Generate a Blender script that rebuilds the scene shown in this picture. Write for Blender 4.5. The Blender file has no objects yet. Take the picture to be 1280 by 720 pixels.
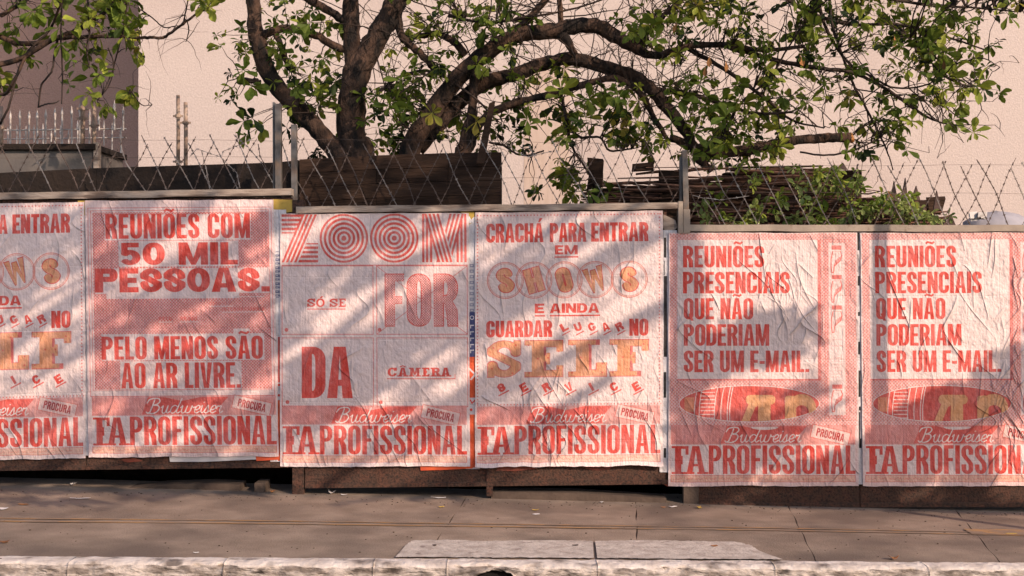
import bpy, bmesh, math, random
import numpy as np
from mathutils import Vector, Matrix, Quaternion
from math import sin, cos, pi, radians, tan

# ------------------------------------------------------------------ camera, world, sun, exposure
S = bpy.context.scene
F = 1548.0; CZ = 1.45; CY = -8.6
cam_d = bpy.data.cameras.new('camera'); cam = bpy.data.objects.new('camera', cam_d)
S.collection.objects.link(cam)
cam.location = (0, CY, CZ); cam.rotation_euler = (pi/2, 0, 0)
cam_d.sensor_width = 36; cam_d.lens = 36*F/1280.0
cam_d.clip_start = 0.1; cam_d.clip_end = 2000
S.camera = cam
AZ, EL = radians(42), radians(28)
W = bpy.data.worlds.new('World'); S.world = W; W.use_nodes = True
nt = W.node_tree; nt.nodes.clear()
sky = nt.nodes.new('ShaderNodeTexSky'); sky.sky_type = 'NISHITA'; sky.sun_disc = False
sky.sun_elevation = EL; sky.sun_rotation = pi-AZ; sky.dust_density = 1.3; sky.air_density = 1.0
bg = nt.nodes.new('ShaderNodeBackground'); bg.inputs['Strength'].default_value = 0.15
wo = nt.nodes.new('ShaderNodeOutputWorld')
nt.links.new(sky.outputs[0], bg.inputs[0]); nt.links.new(bg.outputs[0], wo.inputs[0])
SUN = Vector((sin(AZ)*cos(EL), -cos(AZ)*cos(EL), sin(EL)))
sl = bpy.data.lights.new('sun', 'SUN'); sl.energy = 2.95; sl.angle = radians(0.5); sl.color = (1.0, 0.815, 0.655)
so = bpy.data.objects.new('sun', sl); S.collection.objects.link(so)
so.rotation_euler = SUN.to_track_quat('Z', 'Y').to_euler(); so.location = (8, -9, 8)
S.view_settings.view_transform = 'Standard'; S.view_settings.look = 'None'
S.view_settings.exposure = 0.62; S.view_settings.gamma = 1.0; S.view_settings.use_curve_mapping = False
S.render.resolution_x = 1024; S.render.resolution_y = 576

# ------------------------------------------------------------------ helpers
rnd = random.Random(7)
C = S.collection
def P(px, py, Y=0.0):
    d = Y-CY
    return Vector(((px-640)*d/F, Y, CZ-(py-360)*d/F))
def link(o, parent=None):
    C.objects.link(o)
    if parent: o.parent = parent
    return o
def tag(o, label=None, cat=None, group=None, kind=None):
    if label: o['label'] = label
    if cat: o['category'] = cat
    if group: o['group'] = group
    if kind: o['kind'] = kind
    return o
def empty(name, loc, label, cat, group=None):
    o = bpy.data.objects.new(name, None); o.location = loc; o.empty_display_size = 0.1
    link(o); tag(o, label, cat, group); return o
class MB:
    """collects verts and faces in world space"""
    def __init__(s): s.v = []; s.f = []
    def add(s, vs, fs):
        n = len(s.v); s.v += [tuple(v) for v in vs]; s.f += [tuple(i+n for i in f) for f in fs]
    def box(s, a, b, M=None, jit=0):
        vs = [Vector((x, y, z)) for x in (a[0], b[0]) for y in (a[1], b[1]) for z in (a[2], b[2])]
        if jit: vs = [v+Vector([rnd.uniform(-jit, jit) for _ in range(3)]) for v in vs]
        if M: vs = [M @ v for v in vs]
        s.add(vs, [(0,1,3,2), (4,6,7,5), (0,4,5,1), (2,3,7,6), (0,2,6,4), (1,5,7,3)])
    def tube(s, pts, rads, n=6, cap=True, jit=0):
        pts = [Vector(p) for p in pts]
        if not isinstance(rads, (list, tuple)): rads = [rads]*len(pts)
        rings = []; up = Vector((0.13, 0.31, 0.94)); prev = None
        for i, p in enumerate(pts):
            d = (pts[min(i+1, len(pts)-1)]-pts[max(i-1, 0)])
            if d.length < 1e-9: d = Vector((0, 0, 1))
            d.normalize()
            if prev is None:
                a = d.orthogonal().normalized()
            else:
                a = (prev - d*prev.dot(d)); a = a.normalized() if a.length > 1e-6 else d.orthogonal().normalized()
            prev = a; b = d.cross(a)
            rings.append([p+(a*cos(2*pi*k/n)+b*sin(2*pi*k/n))*rads[i]*(1+(rnd.uniform(-jit, jit) if jit else 0)) for k in range(n)])
        vs = [v for r in rings for v in r]; fs = []
        for i in range(len(pts)-1):
            for k in range(n):
                k2 = (k+1) % n
                fs.append((i*n+k, i*n+k2, (i+1)*n+k2, (i+1)*n+k))
        if cap:
            fs.append(tuple(reversed(range(n)))); fs.append(tuple((len(pts)-1)*n+k for k in range(n)))
        s.add(vs, fs)
    def build(s, name, m, parent=None, smooth=False, bevel=0):
        me = bpy.data.meshes.new(name)
        off = Vector(parent.location) if parent and parent.parent is None else Vector((0, 0, 0))
        if parent and parent.parent is not None: off = Vector(parent.parent.location)+Vector(parent.location)
        me.from_pydata([tuple(Vector(v)-off) for v in s.v], [], s.f)
        me.materials.append(m)
        if smooth: me.polygons.foreach_set('use_smooth', [True]*len(me.polygons))
        me.update()
        o = bpy.data.objects.new(name, me)
        link(o, parent)
        if bevel:
            b = o.modifiers.new('bevel', 'BEVEL'); b.width = bevel; b.segments = 2; b.limit_method = 'ANGLE'
        return o
def smooth_path(pts, n=4):
    """catmull-rom through tuples of any length"""
    P_ = [np.array(p, float) for p in pts]; out = []
    P_ = [2*P_[0]-P_[1]]+P_+[2*P_[-1]-P_[-2]]
    for i in range(1, len(P_)-2):
        for k in range(n):
            t = k/n; a, b, c, d = P_[i-1:i+3]
            out.append(0.5*((2*b)+(c-a)*t+(2*a-5*b+4*c-d)*t*t+(3*b-a-3*c+d)*t**3))
    out.append(P_[-2]); return out

# ------------------------------------------------------------------ materials
def mat(name, col, rough=0.85, col2=None, scale=8.0, detail=6, bump=0.0, bscale=40.0, rnd_amt=0.0, metal=0.0,
        stretch=(1,1,1), lo=0.35, hi=0.65, col3=None, scale3=2.0, transl=0.0, spec=0.3, coords='Object', lo3=.5, hi3=.7):
    m = bpy.data.materials.new(name); m.use_nodes = True
    n = m.node_tree; n.nodes.clear(); L = n.links.new
    out = n.nodes.new('ShaderNodeOutputMaterial'); b = n.nodes.new('ShaderNodeBsdfPrincipled')
    b.inputs['Roughness'].default_value = rough; b.inputs['Metallic'].default_value = metal
    b.inputs['Specular IOR Level'].default_value = spec
    tc = n.nodes.new('ShaderNodeTexCoord'); mp = n.nodes.new('ShaderNodeMapping'); mp.inputs['Scale'].default_value = stretch
    L(tc.outputs[coords], mp.inputs[0])
    rgb = n.nodes.new('ShaderNodeRGB'); rgb.outputs[0].default_value = (*col, 1); cur = rgb.outputs[0]
    def noise(sc, det=detail, src=None):
        t = n.nodes.new('ShaderNodeTexNoise'); t.inputs['Scale'].default_value = sc; t.inputs['Detail'].default_value = det
        L(src or mp.outputs[0], t.inputs['Vector']); return t
    def mixin(cur, c2, sc, lo, hi):
        t = noise(sc); r = n.nodes.new('ShaderNodeMapRange'); r.inputs[1].default_value = lo; r.inputs[2].default_value = hi
        L(t.outputs[0], r.inputs[0]); mx = n.nodes.new('ShaderNodeMix'); mx.data_type = 'RGBA'
        L(r.outputs[0], mx.inputs[0]); L(cur, mx.inputs[6]); mx.inputs[7].default_value = (*c2, 1); return mx.outputs[2]
    if col2: cur = mixin(cur, col2, scale, lo, hi)
    if col3: cur = mixin(cur, col3, scale3, lo3, hi3)
    if rnd_amt:
        oi = n.nodes.new('ShaderNodeObjectInfo'); hs = n.nodes.new('ShaderNodeHueSaturation')
        r = n.nodes.new('ShaderNodeMapRange'); r.inputs[3].default_value = 1-rnd_amt; r.inputs[4].default_value = 1+rnd_amt
        L(oi.outputs['Random'], r.inputs[0]); L(r.outputs[0], hs.inputs['Value']); L(cur, hs.inputs['Color']); cur = hs.outputs[0]
    L(cur, b.inputs['Base Color'])
    if bump:
        t = noise(bscale, 8); bp = n.nodes.new('ShaderNodeBump'); bp.inputs['Strength'].default_value = 1.0
        bp.inputs['Distance'].default_value = bump; L(t.outputs[0], bp.inputs['Height']); L(bp.outputs[0], b.inputs['Normal'])
    if transl:
        tr = n.nodes.new('ShaderNodeBsdfTranslucent'); L(cur, tr.inputs[0]); ms = n.nodes.new('ShaderNodeMixShader')
        ms.inputs[0].default_value = transl; L(b.outputs[0], ms.inputs[1]); L(tr.outputs[0], ms.inputs[2]); L(ms.outputs[0], out.inputs[0])
    else: L(b.outputs[0], out.inputs[0])
    return m
M = {}
M['stucco'] = mat('pink_stucco', (.495,.39,.345), .95, (.545,.432,.385), 40, 10, bump=.006, bscale=46, col3=(.40,.30,.265), scale3=.45, lo3=.5, hi3=.8, lo=.42, hi=.6)
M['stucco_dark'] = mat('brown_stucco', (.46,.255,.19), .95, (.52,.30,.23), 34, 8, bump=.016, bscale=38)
M['patch'] = mat('smooth_render', (.47,.34,.27), .9, (.52,.385,.32), 5, 6, bump=.004, bscale=30, stretch=(3,1,.4))
M['concrete_dark'] = mat('dark_concrete', (.016,.010,.0075), .95, (.028,.017,.012), 3, 8, bump=.012, bscale=30, col3=(.012,.009,.008), scale3=5)  # near-black concrete tone, mottled by noise
M['board'] = mat('dark_board', (.026,.0145,.010), .95, (.052,.029,.019), 6, 8, bump=.01, bscale=25, stretch=(.4,1,3), rnd_amt=.25, spec=.15)
M['greyconc'] = mat('grey_block_concrete', (.10,.085,.08), .9, (.17,.14,.12), 3, 8, bump=.004, bscale=40, col3=(.035,.03,.028), scale3=1.6)
M['rail'] = mat('weathered_rail_wood', (.30,.22,.17), .85, (.44,.34,.27), 14, 8, bump=.005, bscale=60, col3=(.13,.09,.07), scale3=6, stretch=(.5,1,3), lo3=.52, hi3=.66)
M['rail3'] = mat('pale_painted_steel', (.40,.31,.24), .75, (.30,.23,.18), 9, 8, bump=.002, bscale=60, col3=(.2,.13,.09), scale3=16, lo3=.6, hi3=.75)
M['rust'] = mat('rusted_sheet', (.075,.040,.028), .95, (.12,.050,.032), 16, 14, bump=.008, bscale=80, col3=(.035,.022,.017), scale3=60, rnd_amt=.10, lo=.4, hi=.7, lo3=.45, hi3=.65)
M['rustred'] = mat('red_rust', (.30,.07,.04), .8, (.12,.05,.035), 10, 8, bump=.005, bscale=50)
M['plinth'] = mat('brown_plinth', (.075,.05,.038), .9, (.11,.075,.055), 9, 8, bump=.006, bscale=40)
M['wire'] = mat('galvanised_wire', (.36,.31,.28), .38, (.16,.11,.09), 12, 4, metal=.55, spec=.5)
M['wired'] = mat('rusty_wire', (.13,.09,.075), .6, (.07,.045,.035), 12, 4, metal=.2)
M['post'] = mat('galvanised_post', (.09,.078,.07), .65, (.20,.175,.16), 12, 6, metal=.15, bump=.001, bscale=50, col3=(.2,.13,.09), scale3=9)
M['pipe'] = mat('rust_pipe', (.46,.33,.25), .7, (.24,.15,.11), 14, 6, bump=.002, bscale=60)
M['spike'] = mat('white_spike_paint', (.62,.55,.50), .6, (.40,.30,.25), 20, 5)
M['asphalt_walk'] = mat('sidewalk_screed', (.215,.150,.108), .95, (.30,.215,.158), 4.5, 14, bump=.006, bscale=90, col3=(.145,.102,.077), scale3=1.3, lo3=.46, hi3=.64, rnd_amt=.05)
M['road'] = mat('asphalt', (.055,.05,.048), .92, (.08,.073,.068), 60, 8, bump=.004, bscale=150)
M['kerbpaint'] = mat('worn_white_kerb_paint', (.72,.605,.53), .9, (.50,.40,.34), 7, 14, bump=.016, bscale=26, col3=(.17,.13,.108), scale3=6, lo3=.54, hi3=.68, rnd_amt=.04)
M['kerbbare'] = mat('bare_kerb_concrete', (.22,.17,.14), .95, (.60,.495,.43), 14, 14, bump=.03, bscale=30, col3=(.085,.064,.052), scale3=13, lo=.38, hi=.6, lo3=.52, hi3=.68, stretch=(.6,1,1.6))
M['joint'] = mat('joint_dirt', (.075,.052,.04), 1.0)
M['cement'] = mat('pale_cement', (.56,.46,.39), .9, (.38,.30,.25), 12, 14, bump=.008, bscale=50, col3=(.24,.18,.15), scale3=11, lo3=.63, hi3=.7)
M['ochre'] = mat('worn_ochre_paint', (.36,.195,.08), .85, (.23,.155,.105), 7, 10, lo=.42, hi=.58, bump=.002, bscale=80)
M['soil'] = mat('dark_soil', (.03,.022,.018), 1.0, (.05,.035,.028), 20, 8, bump=.02, bscale=30)
M['bark'] = mat('tree_bark', (.052,.029,.020), .95, (.115,.062,.040), 22, 10, bump=.035, bscale=34, stretch=(1,1,.5), col3=(.016,.011,.009), scale3=11, lo3=.45, hi3=.6)
M['twig'] = mat('twig_bark', (.055,.034,.026), .9, (.028,.018,.014), 12, 5)
M['sawn'] = mat('sawn_wood', (.50,.22,.07), .8, (.38,.15,.05), 20, 5)
def leafmat(name, c, c2, c3): return mat(name, c, .6, c2, 5, 3, rnd_amt=.30, transl=.42, spec=.22, lo=.42, hi=.58, col3=c3, scale3=1.7, lo3=.56, hi3=.66)
M['leaf'] = leafmat('green_leaf', (.125,.175,.022), (.20,.25,.035), (.055,.09,.016))
M['leafy'] = leafmat('yellow_green_leaf', (.33,.35,.05), (.25,.29,.04), (.36,.29,.05))
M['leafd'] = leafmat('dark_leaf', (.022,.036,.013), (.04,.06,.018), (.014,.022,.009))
M['vine'] = leafmat('vine_leaf', (.20,.25,.055), (.34,.37,.13), (.10,.14,.035))
M['deadleaf'] = mat('dead_leaf', (.38,.17,.05), .8, (.26,.10,.04), 9, 5, rnd_amt=.35)
M['brush'] = mat('dry_stick', (.085,.040,.028), .9, (.15,.075,.05), 7, 6, rnd_amt=.5, stretch=(.3,1,1))
M['shard'] = mat('broken_tile', (.075,.045,.04), .9, (.12,.075,.06), 8, 6, bump=.003, bscale=40)
M['litter'] = mat('paper_litter', (.68,.62,.58), .8, (.55,.48,.45), 12, 4)
M['yellow'] = mat('yellow_paper', (.52,.34,.07), .8, (.42,.26,.06), 14, 6, bump=.002, bscale=40)
M['black'] = mat('hole_shade', (.01,.008,.007), 1.0)  # near-black colour standing for the unlit hollow of the drain
M['pole'] = mat('concrete_pole', (.32,.30,.28), .9, (.25,.23,.21), 8, 6, bump=.003, bscale=40)
M['shop'] = mat('shop_plaster', (.5,.42,.36), .9, (.42,.35,.3), 4, 6, bump=.003, bscale=40)
M['rooftile'] = mat('roof_sheet', (.25,.13,.09), .8, (.2,.1,.07), 8, 6)
M['glass'] = mat('window_glass', (.05,.06,.07), .1, spec=.5)
M['steel'] = mat('shutter_steel', (.35,.34,.33), .5, (.28,.27,.26), 8, 5, metal=.4)

# ------------------------------------------------------------------ print: letter shapes and canvas
def tri_acc(*a): pass
def inpoly(X, Y, pts):
    r = np.zeros(X.shape, bool); n = len(pts)
    for i in range(n):
        x1, y1 = pts[i]; x2, y2 = pts[(i+1) % n]
        if y1 == y2: continue
        c = ((y1 > Y) != (y2 > Y)) & (X < (x2-x1)*(Y-y1)/(y2-y1)+x1)
        r ^= c
    return r
def rect(X, Y, a, b, c, d): return (X >= a) & (X <= c) & (Y >= b) & (Y <= d)
def rrect(X, Y, a, b, c, d, rx, ry, k='1111'):
    m = rect(X, Y, a, b, c, d)
    if rx <= 0 or ry <= 0: return m
    for on, cx, cy, sx, sy in ((k[0], a+rx, b+ry, -1, -1), (k[1], c-rx, b+ry, 1, -1), (k[2], c-rx, d-ry, 1, 1), (k[3], a+rx, d-ry, -1, 1)):
        if on == '1':
            q = ((X-cx)*sx > 0) & ((Y-cy)*sy > 0)
            e = (abs((X-cx)/rx)**2.15+abs((Y-cy)/ry)**2.15) > 1
            m &= ~(q & e)
    return m
def stroke(X, Y, pts, s, t, butt=True):
    x = X/s; y = Y/t; m = np.zeros(X.shape, bool); n = len(pts)
    for i in range(n-1):
        ax, ay = pts[i][0]/s, pts[i][1]/t; bx, by = pts[i+1][0]/s, pts[i+1][1]/t
        dx, dy = bx-ax, by-ay; L2 = dx*dx+dy*dy+1e-12
        u = ((x-ax)*dx+(y-ay)*dy)/L2
        ok = np.ones(X.shape, bool)
        if butt and i == 0: ok &= u >= 0
        if butt and i == n-2: ok &= u <= 1
        uc = np.clip(u, 0, 1); d2 = (x-ax-uc*dx)**2+(y-ay-uc*dy)**2
        m |= ok & (d2 <= .25)
    return m
def arcpts(cx, cy, rx, ry, a0, a1, n=10):
    return [(cx+rx*cos(radians(a0+(a1-a0)*i/n)), cy+ry*sin(radians(a0+(a1-a0)*i/n))) for i in range(n+1)]
ACC = {'Õ': ('O', '~'), 'Ã': ('A', '~'), 'Á': ('A', "'"), 'Ó': ('O', "'"), 'Â': ('A', '^')}
WF = {'M': 1.32, 'W': 1.42, 'E': .84, 'F': .80, 'L': .78, 'N': 1.02, 'A': 1.08, 'V': 1.05, ' ': .42, '-': .5, 'Q': 1.0, 'Z': .95, 'T': .9, 'Y': 1.0, 'H': 1.02, 'S': .96, '5': .95, '0': 1.0}
def gwidth(ch, sr, slab=0):
    ch = ACC.get(ch, (ch,))[0]
    if ch in 'I.,': return sr*(1 if not slab or ch != 'I' else 2.1)
    return WF.get(ch, 1.0)*(1.12 if slab and ch != ' ' else 1)
def glyph(ch, X, Y, w, s, t, slab=0):
    acc = None
    if ch in ACC: ch, acc = ACC[ch]
    ry = min(.5, w*.5); sx = s*.55 if slab else 0; st = t*.75
    def O(a=0, c=None):
        c = w if c is None else c; r = (c-a)/2; ry_ = min(.5, r)
        return rrect(X, Y, a, 0, c, 1, r, ry_) & ~rrect(X, Y, a+s, t, c-s, 1-t, max(r-s, .001), max(min(ry_-t*.6, (1-2*t)/2), .01))
    def R(a, b, c, d): return rect(X, Y, a, b, c, d)
    def D(a, y0, c, y1, cut=True):
        h = y1-y0; rx = min(c-a-s*.4, h*.5, (c-a)*.55); ry_ = min(h/2, rx*1.05)
        m = rrect(X, Y, a, y0, c, y1, rx, ry_, '0110')
        return m & ~rrect(X, Y, a+s, y0+t, c-s, y1-t, max(rx-s, .01), max(min(ry_-t*.7, (h-2*t)/2), .01), '0110')
    def bar(xa, ya, xb, yb, sw): return inpoly(X, Y, [(xa, ya), (xa+sw, ya), (xb+sw, yb), (xb, yb)])
    def serif(x0, x1, y): return R(x0, 0, x1, st) if y == 0 else R(x0, 1-st, x1, 1)
    x0 = sx; x1 = w-sx; m = np.zeros(X.shape, bool)
    if ch == 'O': m = O()
    elif ch == '0': m = O()
    elif ch == 'Q': m = O() | inpoly(X, Y, [(w*.45, .72), (w*.72, .72), (w*1.02, 1.06), (w*.72, 1.06)])
    elif ch in 'CG':
        m = O(); m &= ~R(w/2, .36, w+1, .64 if ch == 'C' else .52)
        if ch == 'G': m |= R(w*.5, .52, w, .52+t) | R(w-s, .52, w, .86)
        if slab: m |= R(w-s*.8, 0, w, .34)
    elif ch == 'I': c = w/2; m = R(c-s/2, 0, c+s/2, 1) | ((serif(0, w, 0) | serif(0, w, 1)) if slab else m)
    elif ch == 'L':
        m = R(x0, 0, x0+s, 1) | R(x0, 1-t, w, 1)
        if slab: m |= serif(0, x0+s+sx, 0) | serif(0, x0+s, 1) | R(w-s*.75, .62, w, 1)
    elif ch in 'EF':
        m = R(x0, 0, x0+s, 1) | R(x0, 0, w, t) | R(x0, .5-t*.5, w*.90 if not slab else w*.64, .5+t*.5)
        if ch == 'E': m |= R(x0, 1-t, w, 1)
        if slab:
            m |= serif(0, x0+s, 0) | serif(0, x0+s+(sx if ch == 'F' else 0), 1) | R(w-s*.5, 0, w, .31) | R(w*.66-s*.25, .345, w*.66, .655)
            if ch == 'E': m |= R(w-s*.5, .69, w, 1)
    elif ch == 'H': m = R(x0, 0, x0+s, 1) | R(x1-s, 0, x1, 1) | R(x0, .5-t/2, x1, .5+t/2)
    elif ch == 'T': m = R(w/2-s/2, 0, w/2+s/2, 1) | R(0, 0, w, t)
    elif ch == 'U':
        c = w/2; m = rrect(X, Y, 0, -1, w, 1, w/2, min(.5, w*.5)) & ~rrect(X, Y, s, -2, w-s, 1-t, max(w/2-s, .01), max(min(.5, w*.5)-t*.6, .01)) & (Y >= 0)
    elif ch in 'PRB':
        yb = .56 if ch != 'B' else .54
        m = R(x0, 0, x0+s, 1) | D(x0, 0, w, yb)
        if ch == 'R': m |= inpoly(X, Y, [(x0+w*.32, yb-t), (w*.62, yb-t*1.2), (w*.97, yb+.12), (w+(sx*.4), 1), (w-s*1.05, 1), (w-s*1.15, yb+.2), (x0+w*.42, yb)])
        if ch == 'B': m |= D(x0, yb-t, w, 1)
        if slab: m |= serif(0, x0+s, 0) | serif(0, x0+s+sx, 1) | (serif(w-s*1.1, w+sx, 1) if ch == 'R' else False)
    elif ch == 'D':
        m = D(x0, 0, w, 1) | R(x0, 0, x0+s, 1)
        if slab: m |= serif(0, x0+s, 0) | serif(0, x0+s, 1)
    elif ch == 'N':
        m = R(x0, 0, x0+s*.92, 1) | R(x1-s*.92, 0, x1, 1) | inpoly(X, Y, [(x0, 0), (x0+s*1.05, 0), (x1, 1), (x1-s*1.05, 1)])
    elif ch == 'M':
        q = s*.9; m = R(x0, 0, x0+q, 1) | R(x1-q, 0, x1, 1)
        m |= inpoly(X, Y, [(x0, 0), (x0+s*1.15, 0), (w/2+s*.28, 1 if not slab else .8), (w/2-s*.28, 1 if not slab else .8)])
        m |= inpoly(X, Y, [(x1-s*1.15, 0), (x1, 0), (w/2+s*.28, 1 if not slab else .8), (w/2-s*.28, 1 if not slab else .8)])
        if slab: m |= serif(0, x0+q, 0) | serif(x1-q, w, 0) | serif(0, x0+q+sx*.8, 1) | serif(x1-q-sx*.8, w, 1)
    elif ch == 'A':
        a = x0*.6; b = w-a
        m = inpoly(X, Y, [(w/2-s*.58, 0), (w/2+s*.58, 0), (b, 1), (b-s, 1), (w/2, .16), (a+s, 1), (a, 1)])
        m |= rect(X, Y, w*.26, .64, w*.74, .64+t*.85)
        if slab: m |= serif(-sx*.4, a+s+sx*.6, 1) | serif(b-s-sx*.6, w+sx*.4, 1)
    elif ch == 'V': m = inpoly(X, Y, [(0, 0), (s, 0), (w/2, .84), (w-s, 0), (w, 0), (w/2+s*.58, 1), (w/2-s*.58, 1)])
    elif ch == 'Y': m = inpoly(X, Y, [(0, 0), (s, 0), (w/2, .42), (w-s, 0), (w, 0), (w/2+s/2, .62), (w/2+s/2, 1), (w/2-s/2, 1), (w/2-s/2, .62)])
    elif ch == 'W':
        q = s*.85; m = inpoly(X, Y, [(0, 0), (q, 0), (w*.28, .75), (w*.5-q*.45, .1), (w*.5+q*.45, .1), (w*.72, .75), (w-q, 0), (w, 0), (w*.76, 1), (w*.68, 1), (w*.5, .45), (w*.32, 1), (w*.24, 1)])
    elif ch == 'Z': m = R(0, 0, w, t) | R(0, 1-t, w, 1) | inpoly(X, Y, [(w-s*1.2, t*.5), (w, t*.5), (s*1.2, 1-t*.5), (0, 1-t*.5)])
    elif ch == 'S':
        h = s/2; v = t/2; rx = w/2-h; r2 = min(.25, rx*1.1); cx = w/2
        pts = arcpts(cx, v+r2, rx, r2, 0, -180, 10)
        ym = .30 if r2 < .22 else v+r2
        pts = [(w-h, .335)]+pts+[(h, .25), (h+.04*w, .36), (cx-.1*w, .455), (cx+.1*w, .545), (w-h-.04*w, .64), (w-h, .75)]
        pts += arcpts(cx, 1-v-r2, rx, r2, 0, 180, 10)+[(h, .665)]
        m = stroke(X, Y, pts, s, t)
        if slab: m |= R(w-s*.7, 0, w, .36) | R(0, .64, s*.7, 1)
    elif ch == '5':
        h = s/2; v = t/2
        pts = arcpts(w/2, .66, w/2-h, .34-v, -150, 150, 18)
        pts = [p for p in pts]
        m = stroke(X, Y, pts, s, t) | R(w*.10, 0, w*.93, t) | R(w*.10, 0, w*.10+s*.8, .56)
    elif ch == '.': m = R(0, 1-max(t, .14), w, 1)
    elif ch == ',': m = R(0, .86, w, 1.05)
    elif ch == '-': m = R(0, .48, w, .48+t)
    if acc == '~': m |= stroke(X, Y, [(w*.1, -.09), (w*.28, -.17), (w*.5, -.135), (w*.72, -.10), (w*.92, -.18)], s*.5, t*.65)
    if acc == "'": m |= inpoly(X, Y, [(w*.42, -.05), (w*.58, -.26), (w*.9, -.26), (w*.62, -.05)])
    if acc == '^': m |= stroke(X, Y, [(w*.2, -.07), (w*.5, -.22), (w*.8, -.07)], s*.5, t*.6)
    return m

def vnoise(h, w, cell, rng, oct=3):
    out = np.zeros((h, w)); amp = 1; tot = 0
    cy, cx = cell if isinstance(cell, tuple) else (cell, cell)
    for o in range(oct):
        gy, gx = int(h/cy)+3, int(w/cx)+3; g = rng.random((gy, gx))
        y = np.arange(h)/cy; x = np.arange(w)/cx; yi = y.astype(int); xi = x.astype(int)
        fy = y-yi; fx = x-xi; fy = fy*fy*(3-2*fy); fx = fx*fx*(3-2*fx)
        a = g[yi][:, xi]; b = g[yi][:, xi+1]; c = g[yi+1][:, xi]; d = g[yi+1][:, xi+1]
        FX = fx[None, :]; FY = fy[:, None]
        out += amp*((a*(1-FX)+b*FX)*(1-FY)+(c*(1-FX)+d*FX)*FY); tot += amp
        amp *= .5; cy = max(1, cy/2); cx = max(1, cx/2)
    return out/tot
def lin(c): return np.array([((v/255+.055)/1.055)**2.4 if v > 10 else v/255/12.92 for v in c])
RED = np.array((.68, .062, .042)); PAPER = np.array((.78, .60, .555)); ORANGE = np.array((.76, .31, .15)); DRED = np.array((.44, .03, .03)); PINK = np.array((.70,.20,.165))
class Canvas:
    def __init__(s, w, h, k=4, base=PAPER):
        s.w, s.h, s.k = w, h, k; s.W, s.H = int(w*k), int(h*k)
        s.a = np.ones((s.H, s.W, 3))*base
        s.ink = np.zeros((s.H, s.W))
    def region(s, bb, ss=2):
        x0, y0, x1, y1 = bb; k = s.k
        i0, j0 = max(0, int(y0*k)), max(0, int(x0*k)); i1, j1 = min(s.H, int(math.ceil(y1*k))+1), min(s.W, int(math.ceil(x1*k))+1)
        if i1 <= i0 or j1 <= j0: return None
        ys = (np.arange(i0*ss, i1*ss)+.5)/(k*ss); xs = (np.arange(j0*ss, j1*ss)+.5)/(k*ss)
        X, Y = np.meshgrid(xs, ys); return i0, j0, i1, j1, X, Y
    def paint(s, bb, fn, col, al=1.0, ss=2):
        r = s.region(bb, ss)
        if r is None: return
        i0, j0, i1, j1, X, Y = r; m = fn(X, Y).astype(float)
        m = m.reshape(i1-i0, ss, j1-j0, ss).mean((1, 3))*al
        s.a[i0:i1, j0:j1] = s.a[i0:i1, j0:j1]*(1-m[..., None])+np.array(col)*m[..., None]
    def rect(s, x0, y0, x1, y1, col, al=1.0): s.paint((x0, y0, x1, y1), lambda X, Y: rect(X, Y, x0, y0, x1, y1), col, al)
    def frame(s, x0, y0, x1, y1, t, col, al=1.0):
        s.rect(x0, y0, x1, y0+t, col, al); s.rect(x0, y1-t, x1, y1, col, al); s.rect(x0, y0, x0+t, y1, col, al); s.rect(x1-t, y0, x1, y1, col, al)
    def line(s, pts, t, col, al=1.0):
        xs = [p[0] for p in pts]; ys = [p[1] for p in pts]
        s.paint((min(xs)-t, min(ys)-t, max(xs)+t, max(ys)+t), lambda X, Y: stroke(X, Y, pts, t, t, False), col, al)
    def halftone(s, x0, y0, x1, y1, col, pitch=2.6, thr=-.1, al=.85):
        f = 2*pi/(pitch*1.414)
        s.paint((x0, y0, x1, y1), lambda X, Y: rect(X, Y, x0, y0, x1, y1) & (np.cos((X+Y)*f)+np.cos((X-Y)*f) > thr), col, al)
    def circle(s, cx, cy, r, t, col, al=1.0):
        s.paint((cx-r-t, cy-r-t, cx+r+t, cy+r+t), lambda X, Y: abs(np.hypot(X-cx, Y-cy)-r) < t/2, col, al)
    def disc(s, cx, cy, r, col, al=1.0):
        s.paint((cx-r, cy-r, cx+r, cy+r), lambda X, Y: np.hypot(X-cx, Y-cy) < r, col, al)
    def gl(s, ch, x, y, w, h, col, sr=.38, tr=.17, slab=0, rot=0, al=1.0, pattern=None, skew=0):
        """one letter in a box with its top left at x,y, turned about the box centre"""
        cx, cy = x+w/2, y+h/2; c, sn = cos(radians(rot)), sin(radians(rot)); R_ = math.hypot(w, h)*.62+h*.3
        base = ACC.get(ch, (ch,))[0]
        def fn(X, Y):
            dx, dy = X-cx, Y-cy
            u = (dx*c+dy*sn+w/2)/h; v = (-dx*sn+dy*c+h/2)/h
            u = u+skew*(v-.5)
            wd = w/h; unit = wd/gwidth(ch, sr, slab)
            m = glyph(ch, u, v, wd, sr*unit, tr, slab)
            if pattern: m = m & pattern(X, Y)
            return m
        s.paint((cx-R_, cy-R_, cx+R_, cy+R_), fn, col, al)
    def text(s, txt, x0, x1, y0, y1, col=RED, sr=.38, tr=.15, gap=.13, slab=0, rot=0, al=1.0, **kw):
        tot = sum(gwidth(c, sr, slab) for c in txt)+gap*(len(txt)-1); unit = (x1-x0)/tot
        cx, cy = (x0+x1)/2, (y0+y1)/2; c, sn = cos(radians(rot)), sin(radians(rot)); x = x0
        for ch in txt:
            w = gwidth(ch, sr, slab)*unit
            if ch != ' ':
                gx, gy = x+w/2-cx, 0
                px, py = cx+gx*c, cy+gx*sn
                s.gl(ch, px-w/2, py-(y1-y0)/2, w, y1-y0, col, sr, tr, slab, rot, al, **kw)
            x += w+gap*unit
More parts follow.
